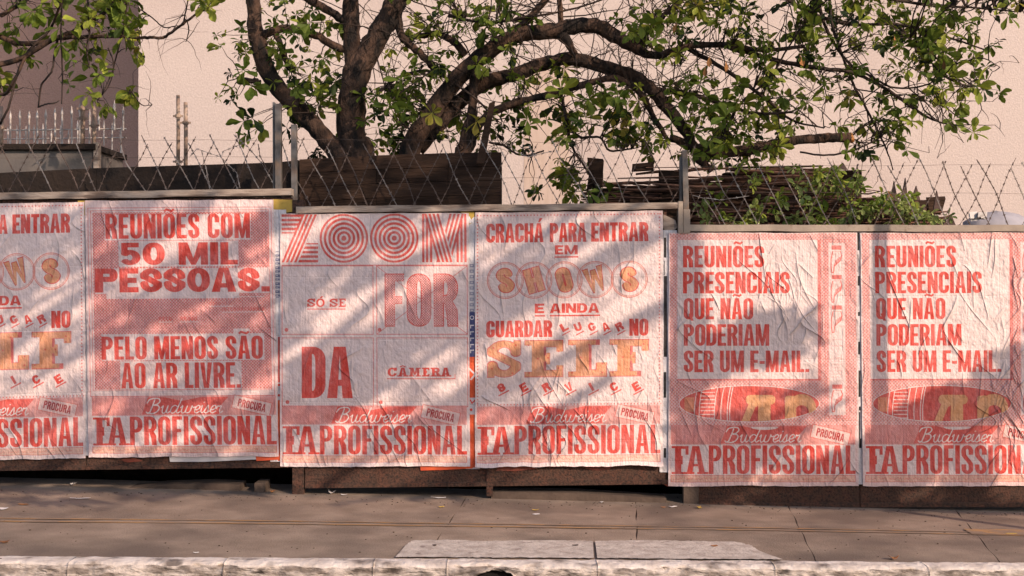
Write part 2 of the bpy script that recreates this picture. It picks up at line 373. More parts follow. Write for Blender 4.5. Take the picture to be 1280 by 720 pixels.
    def dots(s, x0, y0, x1, y1, col, step=4.2, r=.95, al=.8):
        if abs(x1-x0) > abs(y1-y0):
            n = int((x1-x0)/step)
            s.paint((x0-r, y0-r, x1+r, y0+r), lambda X, Y: (((X-x0+step/2) % step)-step/2)**2+(Y-y0)**2 < r*r, col, al)
        else:
            s.paint((x0-r, y0-r, x0+r, y1+r), lambda X, Y: (((Y-y0+step/2) % step)-step/2)**2+(X-x0)**2 < r*r, col, al)
    def finish(s, name, seed, wear=.35):
        rng = np.random.default_rng(seed)
        n1 = vnoise(s.H, s.W, (60, 40), rng, 4); n2 = vnoise(s.H, s.W, (14, 5), rng, 3); n3 = vnoise(s.H, s.W, (160, 4), rng, 3)
        fade = np.clip(.03+.24*(n1-.35)+.45*np.clip(n2-.60, 0, 1)+.35*np.clip(n3-.58, 0, 1), 0, .6)*wear/.35
        p = PAPER*(.97+.06*n1[..., None])
        a = s.a*(1-fade[..., None])+p*fade[..., None]
        a *= (.93+.10*n1+.05*(n2-.5)+.02*(n3-.5))[..., None]
        g = rng.normal(0, .018, (s.H, s.W)); a *= (1+g)[..., None]
        return to_image(name, a)
def to_image(name, a, data=False):
    h, w = a.shape[:2]
    im = bpy.data.images.new(name, w, h, alpha=False, float_buffer=data)
    if data: im.colorspace_settings.name = 'Non-Color'
    out = np.ones((h, w, 4), np.float32)
    if a.ndim == 2: out[..., :3] = a[..., None]
    else:
        a = np.clip(a, 0, 1); out[..., :3] = np.where(a <= .0031308, a*12.92, 1.055*np.power(a, 1/2.4)-.055)
    im.pixels.foreach_set(out[::-1].ravel()); im.update(); im.pack()
    return im

CREAM = np.array((.80,.68,.62))
def script_word(cv, x0, y0, w, h, col):
    """the cursive brand name on the band, drawn as pen strokes"""
    G = {'B': ([[(.05,.9),(.12,.98),(.22,.9),(.30,.5),(.36,.1)], [(.02,.3),(.12,.08),(.36,.0),(.56,.04),(.62,.2),(.52,.38),(.36,.45)], [(.36,.45),(.56,.48),(.64,.66),(.54,.9),(.34,1.0),(.16,.94)]], .72),
         'u': ([[(.02,.62),(.10,.50),(.08,.8),(.12,.97),(.24,.92),(.33,.5)], [(.33,.5),(.30,.85),(.36,.97),(.46,.86)]], .44),
         'd': ([[(.34,.55),(.22,.47),(.08,.6),(.05,.85),(.14,.98),(.28,.88),(.40,.5),(.50,.02)], [(.40,.5),(.34,.88),(.42,.97),(.52,.86)]], .50),
         'w': ([[(.02,.62),(.10,.50),(.08,.8),(.12,.97),(.24,.9),(.32,.52)], [(.32,.52),(.28,.85),(.34,.97),(.48,.88),(.55,.5)], [(.55,.5),(.62,.62),(.70,.58)]], .66),
         'e': ([[(.04,.78),(.20,.74),(.28,.58),(.20,.48),(.08,.6),(.05,.86),(.14,.98),(.30,.86)]], .29),
         'i': ([[(.06,.55),(.10,.5),(.06,.85),(.12,.97),(.22,.86)], [(.15,.28),(.17,.26)]], .20),
         's': ([[(.02,.85),(.14,.55),(.18,.48),(.20,.72),(.20,.9),(.10,.98),(.02,.92)], [(.19,.93),(.30,.84)]], .28),
         'r': ([[(.02,.7),(.08,.5),(.10,.56),(.24,.52),(.18,.8),(.24,.97),(.34,.86)]], .34)}
    word = 'Budweiser'; tot = sum(G[c][1] for c in word); sc = w/tot; x = 0
    for c in word:
        for st in G[c][0]:
            pts = smooth_path([(x+p[0], p[1]) for p in st], 4)
            pts = [(x0+p[0]*sc+(1-p[1])*h*.18, y0+p[1]*h) for p in pts]
            cv.line([tuple(p) for p in pts], 1.45 if c == 'B' else 1.25, col, .95)
        x += G[c][1]
def footer(cv, B, x0=4, x1=232):
    """the band, tag, headline and small strip every poster ends with; B is the sheet's bottom"""
    w = x1-x0
    cv.rect(x0, B-75, x1, B-53, PINK, .75); cv.rect(x0, B-76, x1, B-75.2, RED, .6); cv.rect(x0, B-53, x1, B-52, RED, .5)
    cv.halftone(x0, B-75, x0+66, B-53, RED, 2.1, .2, .35)
    cv.paint((x0+55, B-76, x0+176, B-52), lambda X, Y: inpoly(X, Y, [(x0+70, B-75), (x0+90, B-75), (x0+112, B-70), (x0+136, B-75), (x0+170, B-75), (x0+160, B-64), (x0+158, B-53.4), (x0+62, B-53.4)]), RED, .9)
    script_word(cv, x0+66, B-73.5, 96, 19, CREAM)
    cx, cy = x0+199, B-64
    c, sn = cos(radians(13)), sin(radians(13))
    def tagf(a, b): return lambda X, Y: (abs((X-cx)*c+(Y-cy)*sn) < a) & (abs(-(X-cx)*sn+(Y-cy)*c) < b)
    cv.paint((cx-30, cy-20, cx+30, cy+20), tagf(24.5, 8.6), RED, .7); cv.paint((cx-30, cy-20, cx+30, cy+20), tagf(23.6, 7.8), PAPER*np.array((.97,.90,.87)), .88)
    cv.text('PROCURA', cx-17.5, cx+17.5, cy-5, cy+5, DRED, .36, .17, rot=13)
    cv.rect(x0, B-51.5, x1, B-14, PAPER, .9)
    u = w/229.0
    cv.text('F', x0+1, x0+22*u, B-50, B-15, RED, .33, .10, slab=1)
    cv.text('A', x0+17*u, x0+45*u, B-50, B-15, RED, .32, .10, slab=1)
    cv.text('PROFISSIONAL', x0+47*u, x1, B-51, B-15, RED, .375, .12, .12)
    cv.rect(x0, B-13, x1, B-5.5, ORANGE, .55); cv.frame(x0, B-13.6, x1, B-5, .6, RED, .8)
    r = random.Random(5); x = x0+3
    while x < x1-6:
        L = r.uniform(5, 16)
        if x+L > x1-3: break
        pts = [(x+i*.8, B-9.3+r.uniform(-1.5, 1.5)) for i in range(int(L/.8))]
        if len(pts) > 2: cv.line(pts, .55, RED, .55)
        x += L+2.4
def poster_50mil():
    cv = Canvas(236, 321); cx = -108; o = lambda x: x-109; q = lambda y: y-250
    cv.rect(0, 0, 236, 321, PINK, .12)
    for a in (3, 6.5): cv.frame(a, 9+(a-3), 233-(a-3), 237+8-(a-3)*2.2, .8, RED, .75)
    cv.rect(9, 15, 229, 236, PINK, .40); cv.halftone(9, 15, 229, 236, RED, 2.7, .05, .80)
    def rowbg(a, b, c, d): cv.rect(o(a), q(b), o(c), q(d), PAPER, .92)
    rowbg(133, 268, 316, 300); rowbg(150, 301, 300, 333); rowbg(120, 335, 338, 366.5); rowbg(134, 366, 300, 373)
    rowbg(127, 417, 330, 450); rowbg(292, 411, 312, 418); rowbg(150, 451, 301, 486)
    cv.text('REUNIÕES COM', o(134), o(315), q(267), q(298), RED, .39, .14)
    cv.text('50 MIL', o(151), o(299), q(303), q(331), RED, .36, .21, .10)
    cv.text('PESSOAS.', o(120), o(338), q(335), q(365), RED, .36, .22, .07)
    cv.text('PELO MENOS SÃO', o(127), o(328), q(420), q(449), RED, .39, .14, .12)
    cv.text('AO AR LIVRE.', o(151), o(300), q(453), q(485), RED, .39, .13, .12)
    cv.text('INTERNACIONAIS', o(278), o(331), q(384.5), q(388.5), RED, .3, .2, .3, al=.8)
    cv.text('SHOWS', o(262), o(290), q(377), q(381), RED, .3, .2, .3, al=.45)
    cv.text('PELO', o(199), o(215), q(396), q(400), RED, .3, .2, .3, al=.8); cv.text('BRASIL', o(226), o(248), q(396), q(400), RED, .3, .2, .3, al=.8)
    for a, b, y in ((198, 216, 402), (225, 249, 402), (262, 292, 382.5), (278, 331, 390), (300, 331, 371)): cv.rect(o(a), q(y), o(b), q(y+.8), CREAM, .9)
    footer(cv, 321, 5, 234); return cv.finish('print_fifty_thousand', 11)
def poster_zoom():
    cv = Canvas(238, 315); o = lambda x: x-350; q = lambda y: y-267
    p = 5.9
    def zf(X, Y):
        y = Y-q(268); x = X-o(352); H = 60.; W_ = 46.
        xl = 26-26*y/H; inb = (x > xl) & (x < xl+21) & (y > 0) & (y < H)
        dg = inb & (((x-xl) % 5.2) < 3.0)
        tb = (x <= xl) & (x > 0) & (y > 0) & (y < 24) & ((y % 5.6) < 3.1)
        bb = (x >= xl+21) & (x < W_) & (y > 36) & (y < H) & (((H-y) % 5.6) < 3.1)
        return dg | tb | bb
    cv.paint((o(350), q(266), o(400), q(330)), zf, RED, .95)
    for cx in (430.5, 494): cv.paint((o(cx-32), q(266), o(cx+32), q(330)), lambda X, Y, cx=cx: (np.hypot(X-o(cx), Y-q(298)) < 30.5) & (((np.hypot(X-o(cx), Y-q(298))+2.4) % 5.55) > 2.5), RED, .95)
    def mf(X, Y):
        y = (Y-q(268))/60.; x = X-o(529); Wm = 56.; ok = (y > 0) & (y < 1) & (x > 0) & (x < Wm)
        xl = 17*y+3; l = (x > xl) & (x < xl+20) & (((x-xl) % 5.1) < 2.9)
        xr = Wm-3-17*y; r = (x < xr) & (x > xr-20) & ~((x > xl) & (x < xl+20)) & (((xr-x) % 5.1) < 2.9)
        sl_ = (x <= xl) & ((x % 4.9) < 2.9) & (x < 14); sr_ = (x >= xr) & (((Wm-x) % 4.9) < 2.9) & (x > Wm-14)
        return ok & (l | r | sl_ | sr_)
    cv.paint((o(528), q(266), o(587), q(330)), mf, RED, .95)
    cv.rect(o(352), q(331), o(586), q(332), RED, .8)
    for a, b, c, d in ((352, 332, 467.5, 418), (471, 332, 586, 418), (352, 421.5, 467.5, 508), (471, 421.5, 586, 508)): cv.frame(o(a), q(b), o(c), q(d), 1.0, RED, .75)
    for x, y in ((358, 412), (475, 412), (359, 502), (476, 502)): cv.disc(o(x), q(y), 2.4, RED, .9)
    cv.text('SÓ SE', o(384), o(432.5), q(373), q(383.5), RED, .26, .17, .12, slab=1); cv.rect(o(384), q(385.5), o(432), q(386.8), RED, .9)
    cv.line([(o(472), q(333)), (o(585), q(417))], .9, RED, .7); cv.line([(o(585), q(333)), (o(472), q(417))], .9, RED, .7)
    f = 2*pi/(2.2*1.414)
    cv.text('FOR', o(481.5), o(574), q(342), q(408), RED, .42, .145, .10)
    cv.text('FOR', o(482.6), o(573), q(343.2), q(406.8), PAPER, .385, .125, .13, al=.8, pattern=lambda X, Y: (np.cos((X+Y)*f)+np.cos((X-Y)*f) > -.05))
    cv.text('DA', o(377), o(441), q(433), q(497), RED, .43, .14, .06)
    cv.text('CÂMERA', o(485), o(564), q(459), q(470), RED, .34, .18, .12, slab=1); cv.rect(o(484), q(472.2), o(570), q(473.4), RED, .9); cv.rect(o(569), q(467), o(570), q(473), RED, .8)
    footer(cv, 315, 2, 234); return cv.finish('print_zoom', 12, .4)
def poster_shows():
    cv = Canvas(236, 319); o = lambda x: x-594; q = lambda y: y-264
    cv.rect(0, 0, 236, 7, PINK, .10)
    cv.dots(3, 4, 233, 4, RED); cv.dots(3, 4, 3, 241, RED); cv.dots(232, 4, 232, 241, RED); cv.dots(3, 241.5, 233, 241.5, RED)
    cv.text('CRACHÁ', o(608), o(680), q(278), q(302), RED, .40, .16, .08); cv.text('PARA', o(688), o(734), q(278), q(302), RED, .41, .17, .07); cv.text('ENTRAR', o(740), o(812), q(278), q(302), RED, .41, .17, .09)
    cv.text('EM', o(694.5), o(723), q(306), q(317.5), RED, .32, .22, .1); cv.rect(o(694), q(320), o(724), q(321.6), RED)
    for i, (cx, ch) in enumerate(((632, 'S'), (668, 'H'), (706, 'O'), (745, 'W'), (788, 'S'))):
        cx = o(cx); cy = q(349.5)
        cv.circle(cx, cy, 22.7, 1.0, RED, .75); cv.circle(cx, cy, 20.8, .8, RED, .6); cv.circle(cx, cy, 21.8, 1.2, ORANGE, .3)
        w = {'S': 19, 'H': 20, 'O': 18, 'W': 24}[ch]; rot = -16 if ch != 'S' else -12
        cv.gl(ch, cx-w/2-1.2, cy-16.2, w+2.4, 32.4, RED, .50, .25, rot=rot, al=.95)
        cv.gl(ch, cx-w/2, cy-15, w, 30, ORANGE, .42, .21, rot=rot, al=1)
    cv.text('E', o(669), o(681), q(379), q(391), RED, .3, .22); cv.text('AINDA', o(688), o(750), q(379), q(391), RED, .33, .22, .08)
    cv.rect(o(669), q(393.5), o(682), q(395.3), RED); cv.rect(o(688), q(393.5), o(751), q(395.3), RED)
    cv.text('GUARDAR', o(608), o(691), q(400), q(421), RED, .42, .17, .08); cv.text('NO', o(788), o(812), q(399), q(420.5), RED, .42, .17, .08)
    for i, ch in enumerate('LUGAR'):
        x = 706+i*17.4; y = 409.5; cv.gl(ch, o(x-4.5), q(y-6), 9, 10.5, RED, .34, .24, rot=-28 if i % 2 == 0 else -22)
        a = radians(-26); cv.line([(o(x-4+2*cos(a)), q(y+9.4)), (o(x+7), q(y+4.6))], 1.5, RED, .9)
    f = 1.0
    for i, (ch, a, b) in enumerate((('S', 609, 652), ('E', 656, 707), ('L', 711, 760), ('F', 763, 813))):
        if ch == 'E': a, b = 656, 705
        cv.gl(ch, o(a), q(424.5), b-a, 47, RED, .34, .20, slab=1, al=.85)
    for i, (ch, a, b) in enumerate((('S', 610, 651), ('E', 657, 704), ('L', 712, 759), ('F', 764, 812))):
        cv.gl(ch, o(a), q(425.6), b-a, 44.8, ORANGE, .30, .165, slab=1)
    for x, y in ((617, 434), (645, 431), (631, 447), (615, 460), (641, 466), (661, 431), (673, 448), (686, 447), (699, 439), (699, 460), (662, 466), (716, 431), (727, 447), (716, 466), (754, 455), (754, 466), (737, 431), (767, 431), (780, 447), (793, 447), (806, 438), (806, 431), (767, 466)):
        cv.disc(o(x), q(y), 1.25, RED, .75)
    for i, ch in enumerate('SERVICE'):
        x = 627+i*28.3; y = 484.5; w = 9 if ch != 'I' else 3.4
        cv.gl(ch, o(x-w/2), q(y-6), w, 11, RED, .34 if ch != 'I' else 1, .26, rot=-30)
        cv.line([(o(x-3), q(y+9.6)), (o(x+9), q(y+3.4))], 1.7, RED, .9)
    footer(cv, 319, 2, 233); return cv.finish('print_shows', 13, .42)
def poster_email():
    cv = Canvas(237, 317); o = lambda x: x-835; q = lambda y: y-290
    cv.rect(0, 0, 237, 317, PINK, .42); cv.halftone(1, 1, 236, 243, RED, 3.0, .25, .62)
    cv.rect(0, 0, 1.6, 317, PAPER, .9); cv.rect(235.4, 0, 237, 317, PAPER, .9); cv.rect(0, 0, 237, 1.5, PAPER, .6)
    cv.rect(o(1021), q(299), o(1026), q(475), RED, .6); cv.rect(o(846), q(472), o(1026), q(475), RED, .65)
    cv.rect(o(846), q(299), o(1022), q(473), PAPER, 1)
    cv.text('REUNIÕES', o(853), o(955), q(306.5), q(333.5), RED, .39, .14); cv.text('PRESENCIAIS', o(853), o(987), q(339), q(366), RED, .39, .14, .11)
    cv.text('QUE NÃO', o(854), o(941), q(372), q(398.5), RED, .39, .14); cv.text('PODERIAM', o(854), o(961), q(404.5), q(431.5), RED, .39, .14, .1); cv.text('SER UM E-MAIL.', o(854), o(1011), q(437.5), q(464.5), RED, .39, .14, .11)
    cv.frame(o(1031), q(298), o(1061), q(523), .7, RED, .5); cv.frame(o(1033.5), q(300.5), o(1058.5), q(520.5), .6, RED, .45)
    cv.rect(o(1036), q(303), o(1056), q(518), PAPER, .92)
    def hand(x, y):
        """a pointing hand ornament: cuff, fist and a finger pointing down"""
        cv.rect(x-6.3, y, x+6.3, y+5.2, RED, .8); cv.rect(x-5, y+7, x+5.5, y+7.6, RED, .6)
        cv.line([(x-5, y+8), (x-7, y+17), (x-7, y+27), (x-6, y+34), (x-4, y+34), (x-3, y+26), (x+1, y+22), (x+5, y+19), (x+6.5, y+13), (x+5, y+8)], 1.3, RED, .85)
        for k in range(4): cv.line([(x-3+k*2.2, y+25-k*2), (x-.6+k*2.1, y+18-k*1.6)], 1.1, RED, .8)
        for k in range(3): cv.line([(x-4+k*3, y+10), (x-4.6+k*3, y+15)], .5, RED, .5)
    for y in (306, 343, 381, 480): hand(o(1046), q(y))
    for y in (423, 431): cv.line([(o(1040)+i*.9, q(y)+(i % 3)*.7) for i in range(16)], .5, RED, .5)
    for k in range(7): cv.line([(o(1039)+i*1.3, q(446+k*4)+((i*7+k*3) % 4)*.55) for i in range(11)], .5, RED, .45)
    e = lambda X, Y, g=0: ((X-o(936))/(88-g))**2+((Y-q(504))/(23-g))**2 < 1
    cv.paint((o(845), q(480), o(1027), q(528)), lambda X, Y: e(X, Y), CREAM, .9); cv.paint((o(845), q(480), o(1027), q(528)), lambda X, Y: e(X, Y, .9), RED, .95)
    cv.paint((o(850), q(480), o(868), q(528)), lambda X, Y: e(X, Y, 1.5) & (X < o(867)) & (X > o(855)) & (abs(Y-q(505)) < 9), ORANGE, .7)
    for x in (868, 874, 893, 901, 909, 912): cv.paint((o(x-4), q(480), o(x+6), q(528)), lambda X, Y, x=x: e(X, Y, 1) & (abs(X-o(x)-(q(504)-Y)*.10-((Y-q(504))/23)**2*2) < .55), CREAM, .8)
    cv.paint((o(873), q(480), o(896), q(528)), lambda X, Y: e(X, Y, 1) & (X > o(875)) & (X < o(893)) & (((Y-q(480)) % 4.6) < 1.1), CREAM, .75)
    YEL = np.array((.76,.36,.16))
    def fn(X, Y):
        x = X-o(925); y = Y-q(493)
        m = (rrect(x, y, 5, 0, 42, 12, 6, 6) | rrect(x, y, 20, 4, 36, 40, 4, 3) | inpoly(x, y, [(10, 8), (22, 8), (10, 34), (-1, 34)]))
        m &= ~inpoly(x, y, [(17, 15), (20.5, 14), (20, 34), (9, 34)])
        m |= rrect(x, y, 54, 1, 68, 40, 4, 4) | (((np.hypot((x-75), (y-17))) < 18) & (np.hypot(x-75, y-22) > 9) & (x > 60) & (y < 40))
        return m & e(X, Y, 1.2)
    cv.paint((o(915), q(480), o(1027), q(528)), fn, DRED, .5); cv.paint((o(915), q(480), o(1027), q(528)), lambda X, Y: fn(X-1.5, Y), YEL, .95)
    cv.rect(1.5, 242, 235.5, 317, PAPER, .5)
    footer(cv, 317, 3, 233)
    cv.paint((o(935), q(533), o(975), q(538)), lambda X, Y: ((X-o(955))/17)**2+((Y-q(533.5))/3.2)**2 < 1, CREAM, .8)
    return cv.finish('print_email', 14, .38)

def wrinkle_map(seed, w, h, k=3, n=26, amp=1.0, focus=None):
    """height in mm: long near-vertical creases, paste ripples and sheet folds"""
    rng = np.random.default_rng(seed); W_, H_ = int(w*k), int(h*k)
    X, Y = np.meshgrid(np.arange(W_)/k, np.arange(H_)/k)
    Z = (vnoise(H_, W_, (60, 6), rng, 3)-.5)*.85+(vnoise(H_, W_, (12, 9), rng, 4)-.5)*2.0+(vnoise(H_, W_, (60, 60), rng, 2)-.5)*3.0
    for i in range(int(n*1.7)):
        L = rng.uniform(14, 80)*k; x = rng.uniform(0, w); y = rng.uniform(-20, h*.95)
        if focus is not None and rng.random() < .45: x = rng.normal(focus[0], 25); y = rng.normal(focus[1], 30)
        sl_ = rng.normal(.10, .34); a = rng.uniform(.5, 2.4)*amp; wd = rng.uniform(.6, 2.2); bend = rng.normal(0, 6)
        fr = rng.uniform(.04, .14); ph = rng.uniform(0, 6.28)
        y1 = y+L/k
        i0, i1 = max(0, int(y*k)), min(H_, int(y1*k))
        if i1-i0 < 8: continue
        xs, ys = X[i0:i1], Y[i0:i1]; t = (ys-y)/(y1-y)
        cx = x+(ys-y)*sl_+bend*np.sin(ys*fr+ph)
        d = xs-cx; win = np.sin(np.clip(t, 0, 1)*pi)**.5
        Z[i0:i1] += a*win*(np.exp(-np.abs(d)/wd)+.45*np.exp(-np.clip(d, 0, None)/(wd*3))*(d > 0))
    for i in range(int(w//20)):                      # the fine regular sheet creases
        x = 10+i*20.5+rng.normal(0, .6); d = X-x-(vnoise(H_, 1, 60, rng, 2)-.5)*2
        Z -= .42*np.exp(-(d/.7)**2)*(vnoise(H_, 1, 50, rng, 1) > .25)
    for y in (h*.25, h*.5, h*.745, h-32):
        d = Y-y-(vnoise(1, W_, 60, rng, 2)-.5)*1.5; Z -= .4*np.exp(-(d/.6)**2)
    return Z
def poster_mat(name, img, bmp):
    m = bpy.data.materials.new(name); m.use_nodes = True; n = m.node_tree; L = n.links.new
    b = n.nodes['Principled BSDF']; b.inputs['Roughness'].default_value = .72; b.inputs['Specular IOR Level'].default_value = .25
    uv = n.nodes.new('ShaderNodeUVMap'); uv.uv_map = 'UVMap'
    t = n.nodes.new('ShaderNodeTexImage'); t.image = img; t.extension = 'EXTEND'; L(uv.outputs[0], t.inputs[0]); L(t.outputs[0], b.inputs['Base Color'])
    if bmp:
        h = n.nodes.new('ShaderNodeTexImage'); h.image = bmp; h.extension = 'EXTEND'; L(uv.outputs[0], h.inputs[0])
        bp = n.nodes.new('ShaderNodeBump'); bp.inputs['Distance'].default_value = .0034; bp.inputs['Strength'].default_value = 1.0; L(h.outputs[0], bp.inputs['Height']); L(bp.outputs[0], b.inputs['Normal'])
    return m
def sheet(name, corners, img, seed, label, cat, group=None, nx=70, ny=94, y0=-.014, wr=1.0, curl=0.0, focus=None, n=26, pxw=236, pxh=318, ragged=.004):
    """a pasted paper sheet hanging on the hoarding; corners are tl, tr, br, bl"""
    H = wrinkle_map(seed, pxw, pxh, 3, n, wr, focus); r = random.Random(seed)
    bm = to_image(name+'_relief', H, True)
    tl, tr, br, bl = [P(*c) for c in corners]
    vs = []; uvs = []; fs = []
    lo = vnoise(ny+1, nx+1, 16, np.random.default_rng(seed+3), 2)
    edge = [r.uniform(-1, 1) for _ in range(nx+1)]; ev = 0; es = []
    for e_ in edge: ev = ev*.82+e_*.45; es.append(ev)
    for j in range(ny+1):
        v = j/ny
        for i in range(nx+1):
            u = i/nx
            p = (tl*(1-u)+tr*u)*(1-v)+(bl*(1-u)+br*u)*v
            hh = H[min(H.shape[0]-1, int(v*(H.shape[0]-1))), min(H.shape[1]-1, int(u*(H.shape[1]-1)))]
            y = y0-.0011*max(-3, min(4, hh))-(lo[j, i])*.006
            bot = max(0, (v-.95)/.05); y -= curl*bot*bot*(.4+lo[ny-1, i]*1.1)
            dz = -es[i]*ragged*bot if bot else 0
            top = max(0, (.03-v)/.03); dz += es[nx-i]*.0025*top
            dx = es[(j*nx//ny)]*.002 if i in (0, nx) else 0
            vs.append((p.x+dx, y, p.z+dz)); uvs.append((u, 1-v))
    for j in range(ny):
        for i in range(nx):
            a = j*(nx+1)+i; fs.append((a, a+nx+1, a+nx+2, a+1))
    org = Vector((bl.x, 0, bl.z))
    me = bpy.data.meshes.new(name); me.from_pydata([tuple(Vector(v)-org) for v in vs], [], fs)
    ul = me.uv_layers.new(name='UVMap'); idx = np.empty(len(me.loops), int); me.loops.foreach_get('vertex_index', idx)
    ul.data.foreach_set('uv', np.array(uvs)[idx].ravel()); me.polygons.foreach_set('use_smooth', [True]*len(me.polygons))
    me.materials.append(poster_mat(name+'_paper', img, bm))
    o = bpy.data.objects.new(name, me); o.location = org; link(o); tag(o, label, cat, group); return o

# ------------------------------------------------------------------ ground
def gz(x, y):
    """sidewalk height: falls gently to the right, steeper along the hoarding"""
    zf = -.0165-.0248*x; zk = .004-.0062*x
    t = min(1, max(0, -y/2.0)); return zf*(1-t)+zk*t
KY = -2.0
def grid_obj(name, x0, x1, y0, y1, nx, ny, zf, m, kind='structure', th=0):
    mb = MB(); vs = []; fs = []
    for j in range(ny+1):
        for i in range(nx+1):
            x = x0+(x1-x0)*i/nx; y = y0+(y1-y0)*j/ny; vs.append((x, y, zf(x, y)))
    for j in range(ny):
        for i in range(nx):
            a = j*(nx+1)+i; fs.append((a, a+1, a+nx+2, a+nx+1))
    mb.add(vs, fs); o = mb.build(name, m); o['kind'] = kind; return o
grid_obj('ground', -300, 300, -300, 300, 4, 4, lambda x, y: -.42, M['soil'])
grid_obj('road', -60, 60, -7.5, -2.1, 60, 8, lambda x, y: -.13-.0062*x+.01*sin(y), M['road'])
sw = grid_obj('sidewalk', -14, 14, KY+.02, .42, 60, 10, lambda x, y: gz(x, y)-.009, M['joint'])
grid_obj('opposite_sidewalk', -60, 60, -11.5, -7.5, 60, 4, lambda x, y: .0-.0062*x, M['asphalt_walk'])
grid_obj('yard', -16, 16, .42, 22, 20, 20, lambda x, y: .55, M['soil'])
def slab(xa0, xa1, xk0, xk1, name='paving_slab', ya=.40, yk=KY+.002, m=None, jit=.0):
    """slab between joint lines given at the hoarding and at the kerb"""
    mb = MB(); nx, ny = max(3, int(abs(xa1-xa0)/.12)), 20; vs = []; fs = []
    for j in range(ny+1):
        y = ya+(yk-ya)*j/ny; t = min(1.2, max(-.2, -y/2.0)); a = xa0+(xk0-xa0)*t; b = xa1+(xk1-xa1)*t
        for i in range(nx+1):
            x = a+(b-a)*i/nx; e = .002 if i in (0, nx) else 0
            if i in (0, nx): x += .004*sin(y*9+a*7)
            vs.append((x, y, gz(x, y)-e+.0015*sin(x*5+y*3)*sin(y*4-x)))
    n = len(vs)
    for j in range(ny):
        for i in range(nx):
            a = j*(nx+1)+i; fs.append((a, a+nx+1, a+nx+2, a+1))
    ring = [i for i in range(nx+1)]+[j*(nx+1)+nx for j in range(1, ny+1)]+[ny*(nx+1)+i for i in range(nx-1, -1, -1)]+[j*(nx+1) for j in range(ny-1, 0, -1)]
    for k_, i in enumerate(ring): v = vs[i]; vs.append((v[0], v[1], v[2]-.028))
    L = len(ring)
    for k_ in range(L): fs.append((ring[k_], n+k_, n+(k_+1) % L, ring[(k_+1) % L]))
    mb.add(vs, fs); return mb.build(name, m or M['asphalt_walk'], sw, smooth=False)
J = [(-13.8, -13.8), (-9.2, -9.2), (-4.6, -4.7), (-.32, -.47), (.86, .67), (1.92, 1.62), (3.08, 2.60), (4.2, 3.7), (5.3, 4.8), (6.4, 5.9), (9.5, 9), (13.8, 13.8)]
g = .0022
for (a, b), (c, d) in zip(J[:-1], J[1:]): slab(a+g, c-g, b+g, d-g)
# kerb stones
kerb = grid_obj('kerb', -14, 14, KY-.15, KY-.01, 40, 1, lambda x, y: -.06-.0062*x, M['kerbpaint'])
kj = [-13.5, -11.8, -10, -8.2, -6.3, -4.3, -3.30]+[(p-640)/234.5 for p in (97, 287, 470, 560, 745, 962, 1150)]+[3.0, 4.2, 5.4, 6.6, 8, 10, 12]
kj = sorted(kj); rk = random.Random(3)
for a, b in zip(kj[:-1], kj[1:]):
    hole = (a < -.1 < b)
    mb = MB(); nx = max(6, int((b-a)/.011)); prof = [(KY-.003, .001), (KY-.03, .003), (KY-.10, .002), (KY-.132, -.003), (KY-.143, -.012), (KY-.148, -.026), (KY-.152, -.045), (KY-.156, -.07), (KY-.162, -.12), (KY-.168, -.2)]
    vs = []; fs = []; rng = np.random.default_rng(int((a+20)*100)); nz = vnoise(nx+1, len(prof), (8, 2), rng, 4)
    for i in range(nx+1):
        x = a+.0005+(b-a-.001)*i/nx; end = min(1, min(i, nx-i)/1.5)
        for k_, (y, z) in enumerate(prof):
            dn = (nz[i, k_]-.5); zz = z+(.010 if k_ < 3 else .022)*dn; yy = y+(.040*dn if k_ > 2 else 0)
            if hole and k_ >= 4: zz = max(zz, -.026-.19*(abs(x+.10)/.19)**3.2+.045*dn)
            if k_ in (4, 5): yy += .02*max(0, nz[i, k_]-.62)*3; zz -= .03*max(0, nz[i, k_]-.62)
            vs.append((x, yy, .004-.0062*x+zz))
    m_ = len(prof)
    for i in range(nx):
        for k_ in range(m_-1):
            q_ = i*m_+k_; fs.append((q_, q_+1, q_+m_+1, q_+m_))
    fs.append(tuple(range(m_))); fs.append(tuple(nx*m_+k_ for k_ in reversed(range(m_))))
    mb.add(vs, fs); ko = mb.build('kerb_stone', M['kerbpaint'], kerb, smooth=True); ko.data.materials.append(M['kerbbare'])
    for p_ in ko.data.polygons:
        if p_.index < nx*(m_-1):
            i_, k_ = divmod(p_.index, m_-1)
            if k_ >= 4: p_.material_index = 1
mb = MB(); mb.box((-.34, KY-.125, -.3), (.20, KY-.05, -.012)); o = mb.build('drain_opening', M['black'], kerb)  # black box behind the arch paints the shade inside the drain
# pale cement apron behind the kerb and the ochre lines
def strip(name, path0, path1, m, dz=.004, jit=.004, kind='structure', parent=None, n=60):
    mb = MB(); vs = []; fs = []; r = random.Random(len(name)+int(path0[0][0]*10))
    def at(path, u):
        k_ = u*(len(path)-1); i = min(len(path)-2, int(k_)); t = k_-i
        return path[i][0]*(1-t)+path[i+1][0]*t, path[i][1]*(1-t)+path[i+1][1]*t
    for i in range(n+1):
        u = i/n
        for pth in (path0, path1):
            x, y = at(pth, u); x += r.uniform(-jit, jit); y += r.uniform(-jit, jit); vs.append((x, y, gz(x, y)+dz))
    for i in range(n): fs.append((2*i, 2*i+2, 2*i+3, 2*i+1))
    mb.add(vs, fs); o = mb.build(name, m, parent)
    if kind: o['kind'] = kind
    return o
def G(px, py):
    """ground point under a picture point"""
    z = 0
    for _ in range(6):
        d = (CZ-z)*F/(py-360); x = (px-640)*d/F; z = gz(x, d+CY)
    return (x, d+CY)
strip('cement_apron', [G(508, 684), G(515, 677.5), G(560, 676.5), G(610, 678), G(680, 677), G(742, 678)], [(-.62, KY+.004), (-.55, KY+.004), (-.3, KY+.004), (-.1, KY+.004), (.2, KY+.004), (.443, KY+.004)], M['cement'], .009, .009)
